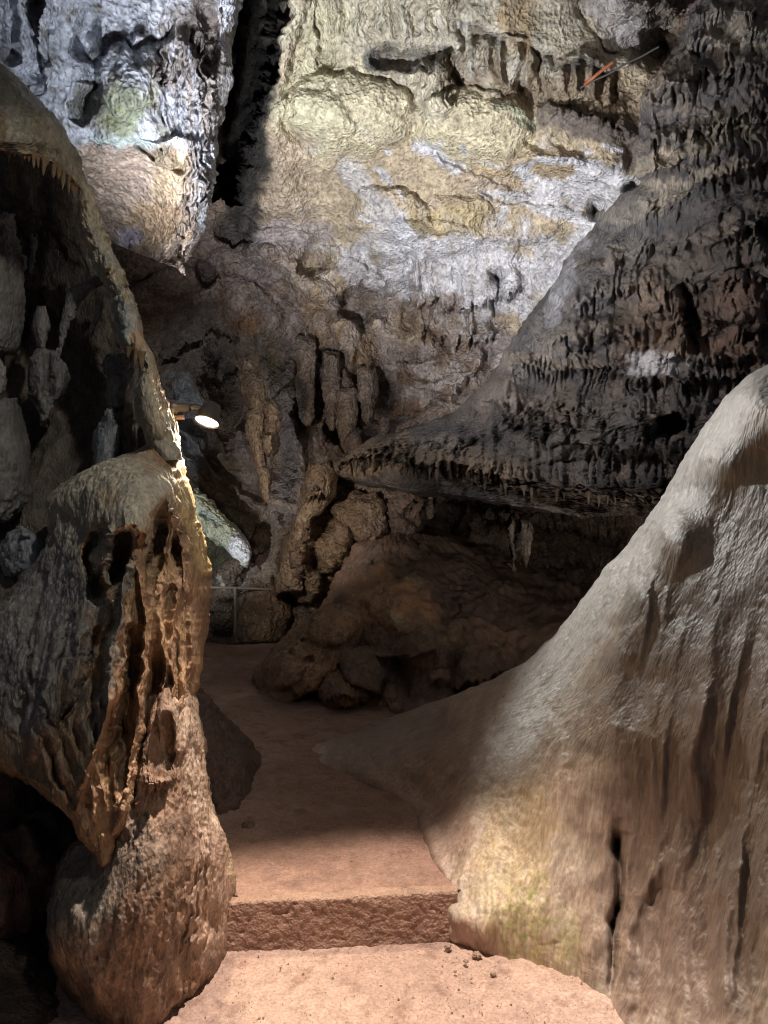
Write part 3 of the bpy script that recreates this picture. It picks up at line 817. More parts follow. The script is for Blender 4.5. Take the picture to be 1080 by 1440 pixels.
    for i in range(8):                                      # and along the lower shelves
        x = rs.uniform(690, 1080); y = rs.uniform(560, 640)
        tongue(x, y, rs.uniform(16, 40), rs.uniform(6, 14), rs.uniform(.06, .14), rs.uniform(9, 18), 300 + i, rs.uniform(-4, 6))
    s.stroke([(960, 400), (975, 450), (985, 500)], 8, .35).stroke([(905, 165), (900, 200), (895, 240)], 7, .2)
    s.hole(945, 600, 14, 12, .5).hole(735, 600, 12, 8, .3).hole(1000, 480, 10, 14, .3)
    # cream fronts of the fringes
    s.paint(s.mask(925, 240, 34, 36, 0, .3, .5), (0.45, 0.38, 0.29), .85).paint(s.mask(940, 130, 44, 40, -30, .3, .5), (0.33, 0.27, 0.21), .8)
    s.paint(s.mask(1010, 190, 60, 30, -15, .3, .5), (0.40, 0.35, 0.27), .7).paint(s.smask([(900, 300), (940, 275), (1010, 245), (1070, 225)], 10, 3), (0.40, 0.35, 0.28), .8)
    s.paint(s.mask(1040, 30, 60, 40, 0, .3, .5), (0.42, 0.37, 0.30), .8).paint(s.mask(930, 380, 60, 40, 0, .3, .9), (0.33, 0.28, 0.23), .6)
    s.paint(s.mask(930, 460, 70, 60, 0, .3, .8), (0.26, 0.19, 0.14), .7).paint(s.mask(1040, 450, 60, 70, 0, .3, .6), (0.18, 0.115, 0.09), .8)
    s.paint(s.mask(920, 510, 40, 16, 5, .2, .9, .06), (0.62, 0.62, 0.66), .95)
    s.paint(s.smask([(820, 320), (800, 370), (785, 420), (770, 450)], 12, 8), (0.58, 0.58, 0.62), .75)
    s.paint(s.smask([(850, 300), (880, 300), (900, 290)], 18, 8), (0.45, 0.40, 0.32), .6)
    s.paint(s.smask([(470, 655), (540, 640), (600, 635), (680, 655), (740, 680)], 26, 4), (0.34, 0.26, 0.19), .85)
    s.paint(s.smask([(600, 625), (625, 622)], 14, 4), (0.5, 0.44, 0.38), .7)
    s.paint(s.smask([(740, 690), (850, 705), (960, 700)], 22, 4), (0.22, 0.17, 0.14), .8)
    s.paint(s.smask([(690, 555), (740, 575), (800, 600), (850, 620)], 20, 4), (0.26, 0.22, 0.19), .8)
    s.paint(s.smask([(700, 500), (760, 508), (830, 512)], 16, 4), (0.27, 0.23, 0.19), .8)
    s.paint(1 - TW, (0.085, 0.08, 0.082), .6)
    s.wet = s.mask(860, 500, 200, 60, 0, .3, .9) * .3
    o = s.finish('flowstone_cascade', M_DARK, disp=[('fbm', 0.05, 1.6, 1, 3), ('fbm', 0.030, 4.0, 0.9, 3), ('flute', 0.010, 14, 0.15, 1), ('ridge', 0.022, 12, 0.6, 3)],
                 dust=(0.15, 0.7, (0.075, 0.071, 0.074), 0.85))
    tag(o, 'charcoal flowstone cascade in dripping tiers down the right side of the cave', 'flowstone')
    return s, o


SCAS, CASC = build_cascade()


# ------------------------------------------------------------------ brown mound in the middle distance
def build_mound():
    ys = np.arange(746, 1012, 1.8)
    xl = [(746, 560), (752, 528), (765, 508), (790, 486), (820, 468), (850, 452), (880, 440), (910, 430), (940, 430), (1012, 430)]
    xr = [(746, 600), (752, 640), (765, 680), (790, 740), (820, 800), (850, 850), (880, 860), (1012, 860)]
    ctrl = [(560, 760, 6.9), (480, 810, 6.3), (460, 870, 5.9), (560, 830, 6.2), (640, 790, 6.8), (740, 840, 6.6), (620, 880, 5.7), (540, 900, 5.6), (720, 900, 5.6), (800, 900, 5.4),
            (460, 950, 5.6), (560, 970, 5.2), (620, 980, 4.95), (700, 960, 4.9), (800, 960, 4.6), (560, 1010, 4.9), (700, 1010, 4.6)]
    s = Sculpt(ys, xl, xr, 230, ctrl, seed=13, wl=(45, 0.7), wr=(60, 0.8), wt=(26, 0.6), warp=6)
    s.bump(565, 840, 60, 50, .25, 20, .3).bump(600, 900, 60, 46, .22, 0, .4).bump(690, 870, 80, 60, .2, 0, .2).bump(620, 800, 80, 40, .2, 0, .2)
    s.lip([(500, 905), (540, 925), (580, 925), (620, 905)], .09, 30, 6, fx=.07)
    s.lip([(600, 950), (640, 965), (690, 958), (730, 930)], .16, 34, 6, fx=.07)
    s.stroke([(470, 830), (520, 800), (540, 775)], 8, .08).stroke([(650, 880), (640, 940), (650, 990)], 10, .18).stroke([(560, 930), (575, 990)], 8, .16)
    s.base((0.20, 0.125, 0.085), (0.15, 0.10, 0.075), 0.018, c3=(0.24, 0.165, 0.11))
    s.paint(s.mask(545, 840, 60, 45, 10, .3, .6), (0.40, 0.235, 0.12), .8)
    s.paint(s.mask(560, 865, 20, 10, 0, .2, .9, .08) + s.mask(590, 815, 16, 6, 0, .2, .9, .08), (0.45, 0.34, 0.2), .8)
    s.paint(s.mask(700, 820, 150, 60, 20, .4, .4), (0.10, 0.075, 0.062), .8)  # right flank darkened in the colour for the shade there
    s.paint(s.mask(500, 780, 30, 40, 30, .4, .4), (0.27, 0.20, 0.17), .7)
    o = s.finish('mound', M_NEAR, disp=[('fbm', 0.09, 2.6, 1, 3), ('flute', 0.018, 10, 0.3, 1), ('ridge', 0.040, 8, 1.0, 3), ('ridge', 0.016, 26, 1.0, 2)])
    tag(o, 'rounded brown stalagmite mound in the middle distance beside the path', 'rock mound')


build_mound()


def blob(name, label, cat, ys, xl, xr, ctrl, seed, c1, c2, c3=None, nx=110, r=0.3, mat=None, group=None, disp=None, carve=None, wt=(20, .15), wb=(14, .12)):
    s = Sculpt(ys, xl, xr, nx, ctrl, seed=seed, wl=(1000, 1000 * r / max(8, 0.5 * max(b[1] - a[1] for a, b in zip(xl, xr)))),
               wr=(1000, 1000 * r / max(8, 0.5 * max(b[1] - a[1] for a, b in zip(xl, xr)))), wt=wt, wb=wb, warp=3)
    s.base(c1, c2, 0.03, c3=c3)
    if carve: carve(s)
    o = s.finish(name, mat or M_NEAR, disp=disp or [('fbm', 0.03, 3.5, 1, 3), ('ridge', 0.02, 12, 0.8, 3), ('fbm', 0.006, 40, 1, 2)])
    if label: tag(o, label, cat, group)
    return s, o


MB1, MB2, MB3 = (0.29, 0.175, 0.10), (0.21, 0.13, 0.085), (0.37, 0.225, 0.12)


def carve_lobe(s):
    s.lip([(380, 955), (430, 985), (480, 940), (510, 900)], .08, 24, 5, fx=.1)
    s.bump(470, 885, 40, 24, .12, -20).bump(400, 940, 40, 26, .1, -40)
    s.hole(425, 900, 4, 3, .08).hole(408, 915, 5, 4, .08).hole(435, 925, 6, 5, .07)


blob('boulder', 'long brown lobe of rock slanting down to the path at the foot of the mound', 'boulder', np.arange(850, 1000, 1.6),
     [(850, 466), (858, 450), (875, 425), (895, 400), (915, 378), (940, 358), (955, 354), (970, 362), (985, 372), (1000, 384)],
     [(850, 492), (858, 504), (875, 510), (895, 508), (915, 500), (940, 480), (955, 462), (970, 440), (985, 412), (1000, 392)],
     [(460, 870, 5.75), (400, 930, 5.45), (480, 900, 5.45), (370, 960, 5.5), (420, 960, 5.25), (390, 990, 5.35)], 31, MB3, MB1, MB2, 130, .30, carve=carve_lobe, wt=(14, .2), wb=(10, .2),
     group=None)
blob('boulder', 'small rounded brown boulder with a fringed underside in front of the mound', 'boulder', np.arange(934, 1000, 1.4),
     [(934, 480), (940, 455), (950, 442), (970, 443), (985, 452), (1000, 462)], [(934, 500), (940, 520), (950, 526), (970, 524), (985, 520), (1000, 500)],
     [(480, 940, 5.3), (480, 970, 5.0), (450, 990, 5.1), (520, 990, 5.1)], 33, MB2, MB1, None, 90, .2, carve=lambda s: s.lip([(440, 985), (480, 975), (530, 988)], .08, 22, 8, fx=.12), wt=(12, .2))
blob('boulder', 'brown boulder tucked between the fringed boulder and the mound', 'boulder', np.arange(908, 1006, 1.4),
     [(908, 500), (915, 484), (930, 478), (960, 486), (980, 540), (1006, 555)], [(908, 550), (915, 572), (930, 582), (960, 590), (980, 592), (1006, 585)],
     [(530, 915, 5.5), (530, 950, 5.2), (570, 1000, 5.0)], 34, MB2, (0.14, 0.095, 0.07), None, 90, .25, carve=lambda s: s.hole(548, 975, 10, 16, .2), wt=(12, .2))
blob('boulder', 'black shadowed boulder in the bottom left corner of the cave', 'boulder', np.arange(1290, 1640, 3.0), [(1290, -160), (1640, -260)], [(1290, 30), (1340, 70), (1400, 104), (1460, 130), (1640, 150)],  # added dark rock covering the floor so the corner stays black
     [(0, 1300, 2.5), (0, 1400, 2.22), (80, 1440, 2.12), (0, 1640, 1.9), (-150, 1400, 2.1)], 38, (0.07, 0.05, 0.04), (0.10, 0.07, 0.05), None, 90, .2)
# dark boulder behind the left column
blob('boulder', 'dark smooth boulder beside the path just behind the left column', 'boulder', np.arange(955, 1200, 1.8),
     [(955, 230), (1200, 200)], [(955, 268), (970, 285), (985, 298), (1005, 312), (1030, 338), (1055, 358), (1080, 376), (1100, 386), (1130, 390), (1150, 380), (1165, 360), (1185, 335), (1200, 325)],
     [(280, 960, 3.9), (280, 1060, 3.6), (340, 1100, 3.45), (300, 1180, 3.2)], 36, (0.13, 0.075, 0.05), (0.10, 0.06, 0.045), None, 140, .45)


def stone(px, py, d, size, label, seed, c, flat=.6, group=None):
    """a small loose stone: a dented ball flattened onto the ground"""
    th = np.linspace(0, np.pi, 14)[:, None]; ph = np.linspace(0, 2 * np.pi, 25)[None, :-1]
    n = np.stack([np.sin(th) * np.cos(ph), np.sin(th) * np.sin(ph), np.cos(th) + 0 * ph], -1)
    r = 1 + .35 * fbm(n[..., 0] * 1.3 + seed, n[..., 1] * 1.3, n[..., 2] * 1.3, 3) - .5 * np.abs(perlin(n[..., 0] * 1.6 + seed * 7.7 + 9, n[..., 1] * 1.6, n[..., 2] * 1.6))
    p = n * r[..., None] * np.array([size, size * .8, size * flat]) + np.array(W(px, py, d))
    k, m = 14, 24
    f = [[i * m + j, (i + 1) * m + j, (i + 1) * m + (j + 1) % m, i * m + (j + 1) % m] for i in range(k - 1) for j in range(m)]
    v = fbm(n[..., 0] * 3 + seed, n[..., 1] * 3, n[..., 2] * 3, 3).reshape(-1, 1)
    o = link_mesh('stone', p.reshape(-1, 3), np.array(f), M_NEAR, None, np.array(c)[None] * (1 + .3 * v))
    tag(o, label, 'stone', group)
    return o


stone(350, 1161, 3.2, .032, 'palm sized brown stone lying beside the dark boulder on the path', 3, (0.22, 0.14, 0.10))
for k, (x, y, r) in enumerate(((630, 1331, .013), (655, 1352, .009), (671, 1343, .017), (694, 1370, .010), (640, 1366, .006), (663, 1376, .005))):
    stone(x, y, 1.52 * F / (y - CY) - .015, r * 1.1, 'small pale brown stone in the rubble at the foot of the flowstone by the step', 20 + k, (0.36, 0.26, 0.19), .55, 'rubble stones between step and flowstone')
stone(343, 1300, 2.60, .035, 'dark stone wedged at the left end of the step beside the boulder', 8, (0.16, 0.11, 0.08), 1.2)

# ------------------------------------------------------------------ pale flowstone ramp, right foreground
def build_ramp():
    ys = np.concatenate([np.arange(508, 1448, 2.0), np.arange(1450, 1900, 14)])
    xl = [(508, 1092), (515, 1076), (530, 1050), (560, 1018), (600, 985), (650, 955), (690, 935), (720, 915), (745, 898), (770, 880), (800, 850), (830, 828), (850, 812),
          (880, 786), (905, 765), (930, 735), (950, 700), (965, 668), (980, 630), (995, 585), (1010, 540), (1025, 500), (1040, 448), (1055, 422), (1066, 420), (1100, 440),
          (1140, 480), (1200, 540), (1240, 560), (1290, 585), (1345, 625), (1378, 680), (1440, 780), (1500, 820), (1900, 1000)]
    ctrl = [(1076, 515, 2.75), (985, 600, 3.0), (935, 690, 3.15), (898, 745, 3.2), (850, 800, 3.35), (786, 880, 3.55), (735, 930, 3.75), (668, 965, 4.1), (585, 995, 4.55), (500, 1025, 4.55), (424, 1058, 4.2),
            (460, 1085, 3.95), (556, 1112, 3.6), (580, 1140, 3.38), (606, 1200, 2.95), (640, 1262, 2.68), (712, 1345, 2.52), (800, 1378, 2.38), (862, 1440, 2.18), (470, 1110, 4.0), (510, 1140, 3.75), (560, 1200, 3.2), (600, 1262, 2.85), (690, 1378, 2.53), (640, 1345, 2.66), (625, 1130, 3.12), (640, 1190, 2.82), (628, 1270, 2.64), (635, 1285, 2.60), (665, 1312, 2.53), (640, 1240, 2.72), (780, 1440, 2.4), (750, 1400, 2.45), (900, 1500, 2.0), (1100, 1900, 1.4),
            (1062, 545, 2.58), (1000, 640, 2.68), (935, 745, 2.74), (895, 835, 2.72), (868, 920, 2.64), (845, 1010, 2.56), (830, 1100, 2.50), (1080, 650, 2.45), (1010, 760, 2.50), (965, 850, 2.48), (925, 950, 2.44), (1080, 780, 2.32), (825, 1250, 2.42), (760, 1000, 3.02), (690, 1090, 2.98), (640, 1050, 3.42), (730, 1190, 2.66), (700, 1275, 2.54), (500, 1060, 3.97), (450, 1056, 4.12), (540, 1084, 3.70), (590, 1102, 3.48), (570, 1050, 3.85), (1000, 1150, 2.15), (1080, 1000, 2.05), (1080, 1250, 1.85), (960, 1350, 2.05), (1080, 1440, 1.7), (1500, 800, 1.4), (1500, 1440, 1.2), (1400, 1900, 1.1), (1300, 600, 1.9)]
    s = Sculpt(ys, xl, 1500, 420, ctrl, seed=17, wl=(22, 0.28), warp=6, wf=0.012)
    # the crest between bright and shaded faces
    s.stroke([(1060, 540), (985, 640), (930, 730), (905, 800), (875, 900), (845, 990), (838, 1080)], 18, -0.018, taper=.3)
    s.stroke([(1075, 640), (1000, 740), (950, 820), (905, 920), (880, 1020)], 26, 0.035)
    for i in range(34):
        x0 = 900 + i * 9 - (i % 3) * 20; y0 = 700 + (i * 97) % 330
        s.stroke([(x0 + 40, y0), (x0 + 14, y0 + 130), (x0 - 2, y0 + 270), (x0 - 8 + (i % 5) * 3, y0 + 430 + (i * 61) % 200)], 5 + (i % 4) * 2, (-0.010, 0.006, -0.007, 0.008)[i % 4], taper=.4)
    s.stroke([(424, 1062), (500, 1092), (560, 1118), (582, 1145), (600, 1195), (632, 1255)], 16, -.06)
    # long runs
    for P, w, a in [([(1080, 760), (1010, 860), (985, 960), (960, 1100), (945, 1250)], 26, -.06), ([(1085, 880), (1040, 980), (1010, 1100), (1000, 1200), (990, 1440)], 16, .05),
                    ([(930, 870), (900, 1000), (880, 1120), (875, 1200)], 14, .04), ([(880, 1170), (868, 1200), (862, 1300), (868, 1400)], 8, .10),
                    ([(950, 1200), (900, 1260), (885, 1330), (888, 1450)], 9, -.06), ([(935, 1240), (905, 1290), (900, 1450)], 14, .05),
                    ([(820, 1120), (805, 1250), (815, 1400)], 12, .04), ([(985, 960), (975, 1060), (985, 1160)], 10, -.04), ([(1050, 1100), (1030, 1250), (1030, 1450)], 18, -.06),
                    ([(760, 940), (700, 1040), (660, 1130), (640, 1200)], 20, -.05), ([(700, 980), (640, 1060), (610, 1130)], 16, .05), ([(790, 960), (780, 1080), (770, 1200), (770, 1330)], 18, -.035),
                    ([(560, 1030), (620, 1040), (660, 1010)], 14, .06), ([(480, 1040), (540, 1060), (590, 1100)], 14, -.05), ([(740, 1080), (720, 1180), (715, 1300)], 12, .03)]:
        s.stroke(P, w, a * .32)
    s.hole(868, 1188, 4, 11, .08, 10, 2).hole(862, 1280, 4, 9, .08, 0, 2).hole(860, 1304, 3, 6, .06, 0, 2).stroke([(872, 1150), (866, 1230), (860, 1330), (862, 1420)], 5, .035)
    for i in range(26):
        a = 0.004 + 0.007 * ((i * 7) % 5) / 5
        x = 600 + i * 19
        s.stroke([(x + 34, 1130 + (i * 53) % 90), (x + 12, 1230), (x + 4, 1330), (x + 6, 1440)], 4.5, a if i % 2 else -a)
    # toe at the foot of the step
    pass
    s.base((0.40, 0.335, 0.27), (0.47, 0.41, 0.34), 0.008, sx=1.6, c3=(0.36, 0.285, 0.225))
    st = sstep(0.35, 0.85, ridged((s.px + s.py * .25) * 0.028, s.py * 0.0035, 5.4, 3))
    s.paint(st, (0.34, 0.24, 0.17), .6)
    st = sstep(0.45, 0.85, ridged((s.px + s.py * .2) * 0.07, s.py * 0.006, 15.4, 3))
    s.paint(st, (0.52, 0.46, 0.38), .35)
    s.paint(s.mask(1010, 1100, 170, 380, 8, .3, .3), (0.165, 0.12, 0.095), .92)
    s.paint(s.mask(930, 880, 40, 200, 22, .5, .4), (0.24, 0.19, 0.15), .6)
    s.paint(s.mask(1000, 760, 90, 200, 30, .3, .3), (0.18, 0.155, 0.125), .9)  # brown pigment, darkened further to stand for the shaded right face
    s.paint(s.smask([(1075, 520), (985, 615), (930, 705), (895, 765), (850, 820), (800, 890), (760, 950), (720, 1020)], 40, 4), (0.62, 0.60, 0.56), .9)  # pale pigment, painted lighter along the lit side of the crest
    s.paint(s.smask([(730, 1150), (720, 1260), (740, 1340)], 55, 7), (0.42, 0.33, 0.185), .6)
    gr = sstep(-.15, .35, fbm(s.px * .22, s.py * .13, 6.6, 3))
    s.paint(s.mask(730, 1305, 36, 52, 20, .8, 1.5, .1) * gr, (0.23, 0.27, 0.07), .9)
    s.paint(s.mask(700, 1255, 50, 60, 0, .8, 1.5, .1) * gr, (0.34, 0.30, 0.13), .6)
    s.paint(s.mask(800, 1330, 14, 40, 0, .8, 1.3, .12), (0.28, 0.27, 0.11), .6)
    s.paint(s.mask(610, 1150, 50, 80, 0, .4, .5), (0.30, 0.20, 0.16), .6)
    s.paint(s.mask(540, 1050, 140, 60, 0, .4, .5), (0.25, 0.19, 0.155), .9)
    s.paint(s.mask(660, 1330, 60, 40, 20, .4, .4), (0.44, 0.31, 0.23), .7)
    s.paint(s.smask([(1080, 780), (1050, 830), (1035, 900)], 16, 4), (0.5, 0.48, 0.44), .5)
    s.paint(s.smask([(575, 1160), (585, 1190), (600, 1220), (626, 1258)], 14, 4), (0.20, 0.13, 0.10), .7)
    s.paint(s.smask([(424, 1056), (450, 1062)], 14, 4), (0.42, 0.34, 0.28), .7)
    s.paint(s.smask([(640, 1300), (700, 1352), (800, 1385), (860, 1440)], 12, 4), (0.36, 0.24, 0.18), .8)
    n = sstep(0.25, 0.6, fbm(s.px * 0.012, s.py * 0.005, 8.8, 3))
    s.wet = (n * s.mask(1010, 1120, 130, 230, 0, .3, .3) * .9 + .22 * s.mask(960, 1050, 260, 500, 0, .3, .3)).clip(0, 1)
    s.amp = 1 - 0.55 * s.mask(1010, 1000, 190, 520, 8, .4, .2)
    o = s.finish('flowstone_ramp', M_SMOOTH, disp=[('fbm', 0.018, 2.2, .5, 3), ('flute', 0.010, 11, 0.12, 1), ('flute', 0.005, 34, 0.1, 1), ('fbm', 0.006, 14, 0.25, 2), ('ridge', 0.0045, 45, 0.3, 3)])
    tag(o, 'large pale smooth flowstone ramp streaked with brown filling the right foreground', 'flowstone')
    return s


SR = build_ramp()


# ------------------------------------------------------------------ left column group
ORA = (0.38, 0.245, 0.135); ORD = (0.24, 0.15, 0.09); GRY = (0.33, 0.31, 0.27); CRM = (0.50, 0.44, 0.32)


def build_niche():
    ys = np.arange(120, 1500, 4.0)
    xr = [(120, 40), (200, 80), (260, 108), (290, 122), (360, 145), (430, 178), (500, 205), (560, 222), (640, 240), (700, 250), (900, 250), (1000, 230), (1150, 220), (1300, 200), (1500, 150)]
    ctrl = [(-200, 100, 2.8), (100, 200, 3.0), (0, 400, 3.2), (150, 500, 3.15), (200, 620, 3.0), (50, 700, 3.0), (100, 900, 2.7), (-50, 900, 2.5), (50, 1100, 2.7), (100, 1300, 2.75), (0, 1400, 2.5), (-100, 1440, 2.3), (-400, 700, 2.4), (-400, 1500, 2.0)]
    s = Sculpt(ys, -600, xr, 200, ctrl, seed=21, wr=(30, .3), warp=6)
    s.base((0.12, 0.10, 0.085), (0.17, 0.14, 0.11), 0.015)
    s.bump(20, 900, 70, 60, .2).bump(20, 1250, 70, 90, .2).bump(90, 1180, 60, 60, .15)
    s.paint(s.mask(40, 1200, 140, 200, 0, .4, .3), (0.11, 0.075, 0.055), .9)
    o = s.finish('cave_wall', M_NEAR, disp=[('ridge', 0.10, 2.2, .5, 3), ('fbm', 0.04, 6, .6, 3), ('ridge', 0.02, 14, 1, 2)])
    o['kind'] = 'structure'


build_niche()


def carve_none(s): pass


def pillar(label, ys, xl, xr, d, seed, c1, c2, r=0.15, group=None, carve=None, cat='column', name='limestone_column', amp=1.0):
    ctrl = [(xl[0][1], ys[0], d), (xr[0][1], ys[0] + .5, d), (xl[-1][1] - 1, ys[-1], d), (xr[-1][1] + 1, ys[-1] - 1, d)]
    return blob(name, label, cat, np.arange(ys[0], ys[-1], 1.8), xl, xr, ctrl, seed, c1, c2, None, 70, r, carve=carve, wt=(8, .05), wb=(10, .08),
                disp=[('fbm', 0.020 * amp, 7, .7, 3), ('ridge', 0.010 * amp, 22, 1.0, 3), ('ridge', 0.004, 60, 1, 2)])


G1, G2, G3 = (0.24, 0.235, 0.225), (0.17, 0.16, 0.15), (0.30, 0.33, 0.36)
pillar('broad lumpy grey column at the left edge inside the niche', (300, 500), [(300, -60), (500, -60)], [(300, 16), (360, 30), (420, 34), (470, 33), (500, 22)], 2.70, 41, G1, G2, .2)
pillar('thick pitted grey column at the left edge under the lumpy one', (560, 735), [(560, -60), (735, -60)], [(560, 20), (600, 36), (650, 44), (700, 40), (735, 10)], 2.62, 42, G2, G1, .2)
pillar('rounded grey knob poking in at the left edge of the niche', (500, 556), [(500, -20), (556, -20)], [(500, 0), (515, 10), (545, 9), (556, 2)], 2.55, 43, G1, GRY, .08)
pillar('small bulbous grey stalactite above the twin lobed one', (430, 502), [(430, 52), (460, 44), (480, 50), (502, 54)], [(430, 64), (460, 70), (480, 66), (502, 64)], 2.78, 44, G1, G2, .07, cat='stalactite', name='stalactite')
pillar('twin lobed grey stalactite with pitted skin inside the niche', (492, 600), [(492, 52), (520, 40), (550, 42), (575, 52), (600, 58)], [(492, 76), (520, 98), (550, 94), (575, 76), (600, 64)], 2.74, 45, G1, G2, .1, cat='stalactite', name='stalactite',
       carve=lambda s: s.stroke([(64, 490), (66, 520), (68, 560)], 6, .05))
pillar('thin hooked grey stalactite curving down in the middle of the niche', (385, 520), [(385, 128), (395, 112), (410, 98), (440, 90), (480, 80), (520, 76)], [(385, 160), (395, 158), (410, 122), (440, 102), (480, 92), (520, 80)], 2.76, 46, G1, G2, .06, cat='stalactite', name='stalactite')
pillar('dark leaf shaped drip hanging beside the pale curtain edge', (420, 475), [(420, 140), (440, 132), (460, 128), (475, 127)], [(420, 147), (440, 145), (460, 138), (475, 131)], 2.72, 47, G2, G1, .04, cat='stalactite', name='stalactite')
pillar('knobbly dark stalactite hanging over the blue grey stub', (500, 582), [(500, 158), (520, 152), (550, 148), (570, 152), (582, 160)], [(500, 184), (520, 186), (550, 180), (570, 176), (582, 168)], 2.74, 48, G2, G1, .09, cat='stalactite', name='stalactite', amp=1.6)
pillar('blue grey pitted stub standing on the dome of the column', (572, 668), [(572, 150), (590, 138), (620, 130), (650, 132), (668, 140)], [(572, 158), (590, 168), (620, 172), (650, 164), (668, 160)], 2.66, 49, G3, (0.22, 0.23, 0.24), .12, cat='stalagmite', name='stalagmite')
pillar('ribbed tan post behind the blue grey stub in the niche', (560, 668), [(560, 168), (668, 150)], [(560, 186), (668, 200)], 2.78, 50, (0.28, 0.22, 0.15), GRY, .08)
pillar('slim pale rib of rock at the top of the niche', (330, 385), [(330, 44), (385, 40)], [(330, 52), (385, 50)], 2.85, 51, G3, G1, .04, name='stalactite', cat='stalactite')
pillar('long dark rib of rock hanging deep in the niche', (350, 400), [(350, 76), (375, 72), (400, 72)], [(350, 84), (375, 82), (400, 76)], 2.85, 52, G1, G2, .03, name='stalactite', cat='stalactite')
pillar('low grey lump of flowstone left of the dome', (742, 810), [(742, 28), (760, 12), (780, 8), (810, 14)], [(742, 36), (760, 60), (780, 68), (810, 80)], 2.58, 53, G1, G3, .1, name='rock', cat='rock')
pillar('tiny pale knob standing on the grey lump left of the dome', (746, 762), [(746, 32), (754, 28), (762, 30)], [(746, 38), (754, 46), (762, 44)], 2.56, 54, G3, G1, .02, name='stalagmite', cat='stalagmite')


def build_arch():
    ys = np.concatenate([np.arange(-60, 84, 6.0), np.arange(84, 648, 1.6)])
    xr = [(-60, -60), (84, -8), (92, 4), (110, 25), (130, 48), (165, 80), (200, 101), (230, 116), (262, 128), (290, 136), (330, 150), (360, 160), (400, 177), (430, 190), (470, 204), (500, 214), (560, 234), (600, 245), (625, 250), (648, 252)]
    xl = [(-60, -300), (200, -300), (206, -80), (210, 10), (218, 40), (226, 62), (240, 80), (252, 92), (262, 105), (275, 112), (300, 112), (330, 118), (350, 126), (380, 138), (420, 155), (450, 160), (480, 166), (496, 172), (502, 190), (520, 194), (560, 186), (585, 190), (600, 200), (625, 206), (640, 222), (648, 232)]
    ctrl = [(-200, 0, 2.2), (0, 100, 2.45), (0, 200, 2.18), (60, 190, 2.30), (60, 150, 2.45), (100, 230, 2.45), (130, 320, 2.5), (180, 440, 2.5), (210, 530, 2.45), (230, 600, 2.45), (230, 640, 2.42), (-300, 200, 2.0), (160, 440, 2.55)]
    s = Sculpt(ys, xl, xr, 190, ctrl, seed=23, wr=(26, .22), wl=(14, .10), warp=3)
    s.stroke([(0, 205), (60, 222), (108, 262)], 16, -.04)
    for i in range(12):
        s.stroke([(30 + i * 7, 120 + i * 8), (5 + i * 9, 190 + i * 5), (0 + i * 9, 215 + i * 4)], 2.5, .012)
    for x, y, rx, ry, a in ((165, 395, 8, 20, .03), (175, 440, 9, 24, .035), (195, 480, 10, 18, .04), (178, 480, 9, 16, .04), (150, 370, 7, 16, .03), (185, 415, 6, 14, .02)):
        s.bump(x, y, rx, ry, a)
    s.stroke([(196, 500), (200, 508), (206, 512)], 5, .08).hole(174, 404, 3, 5, .06)
    s.stroke([(140, 300), (165, 365), (190, 430), (212, 500)], 4, .02)
    s.bump(215, 560, 26, 60, .05, -10)
    s.base(CRM, GRY, 0.02, c3=(0.40, 0.33, 0.20))
    s.paint(sstep(300, 230, s.wy) , (0.36, 0.30, 0.19), .8)
    s.paint(s.mask(20, 175, 18, 34, -20, .3, .5), (0.5, 0.45, 0.34), .8)
    s.paint(s.mask(0, 190, 14, 40, 0, .3, .5), (0.33, 0.22, 0.13), .8)
    s.paint(s.mask(172, 450, 12, 50, -15, .3, .5), (0.34, 0.38, 0.36), .7)
    s.paint(s.mask(195, 480, 12, 20, 0, .3, .5), (0.46, 0.31, 0.17), .8)
    s.paint(s.smask([(140, 290), (170, 370), (205, 460), (240, 570)], 7, 3), (0.30, 0.20, 0.12), .7)
    s.paint(s.smask([(130, 340), (150, 400), (165, 440)], 8, 9), (0.52, 0.48, 0.36), .7)
    s.wet = s.mask(60, 160, 80, 60, 0, .4, .5) * .3
    o = s.finish('flowstone_curtain', M_NEAR, disp=[('fbm', 0.018, 5, 1, 3), ('flute', 0.008, 26, 0.25, 1), ('ridge', 0.010, 26, 1.0, 3), ('ridge', 0.004, 70, 1, 2)])
    tag(o, 'arched tan flowstone curtain with a fringe of drips overhanging the dark niche at upper left', 'flowstone')
    return s, o


SARCH, ARCH = build_arch()


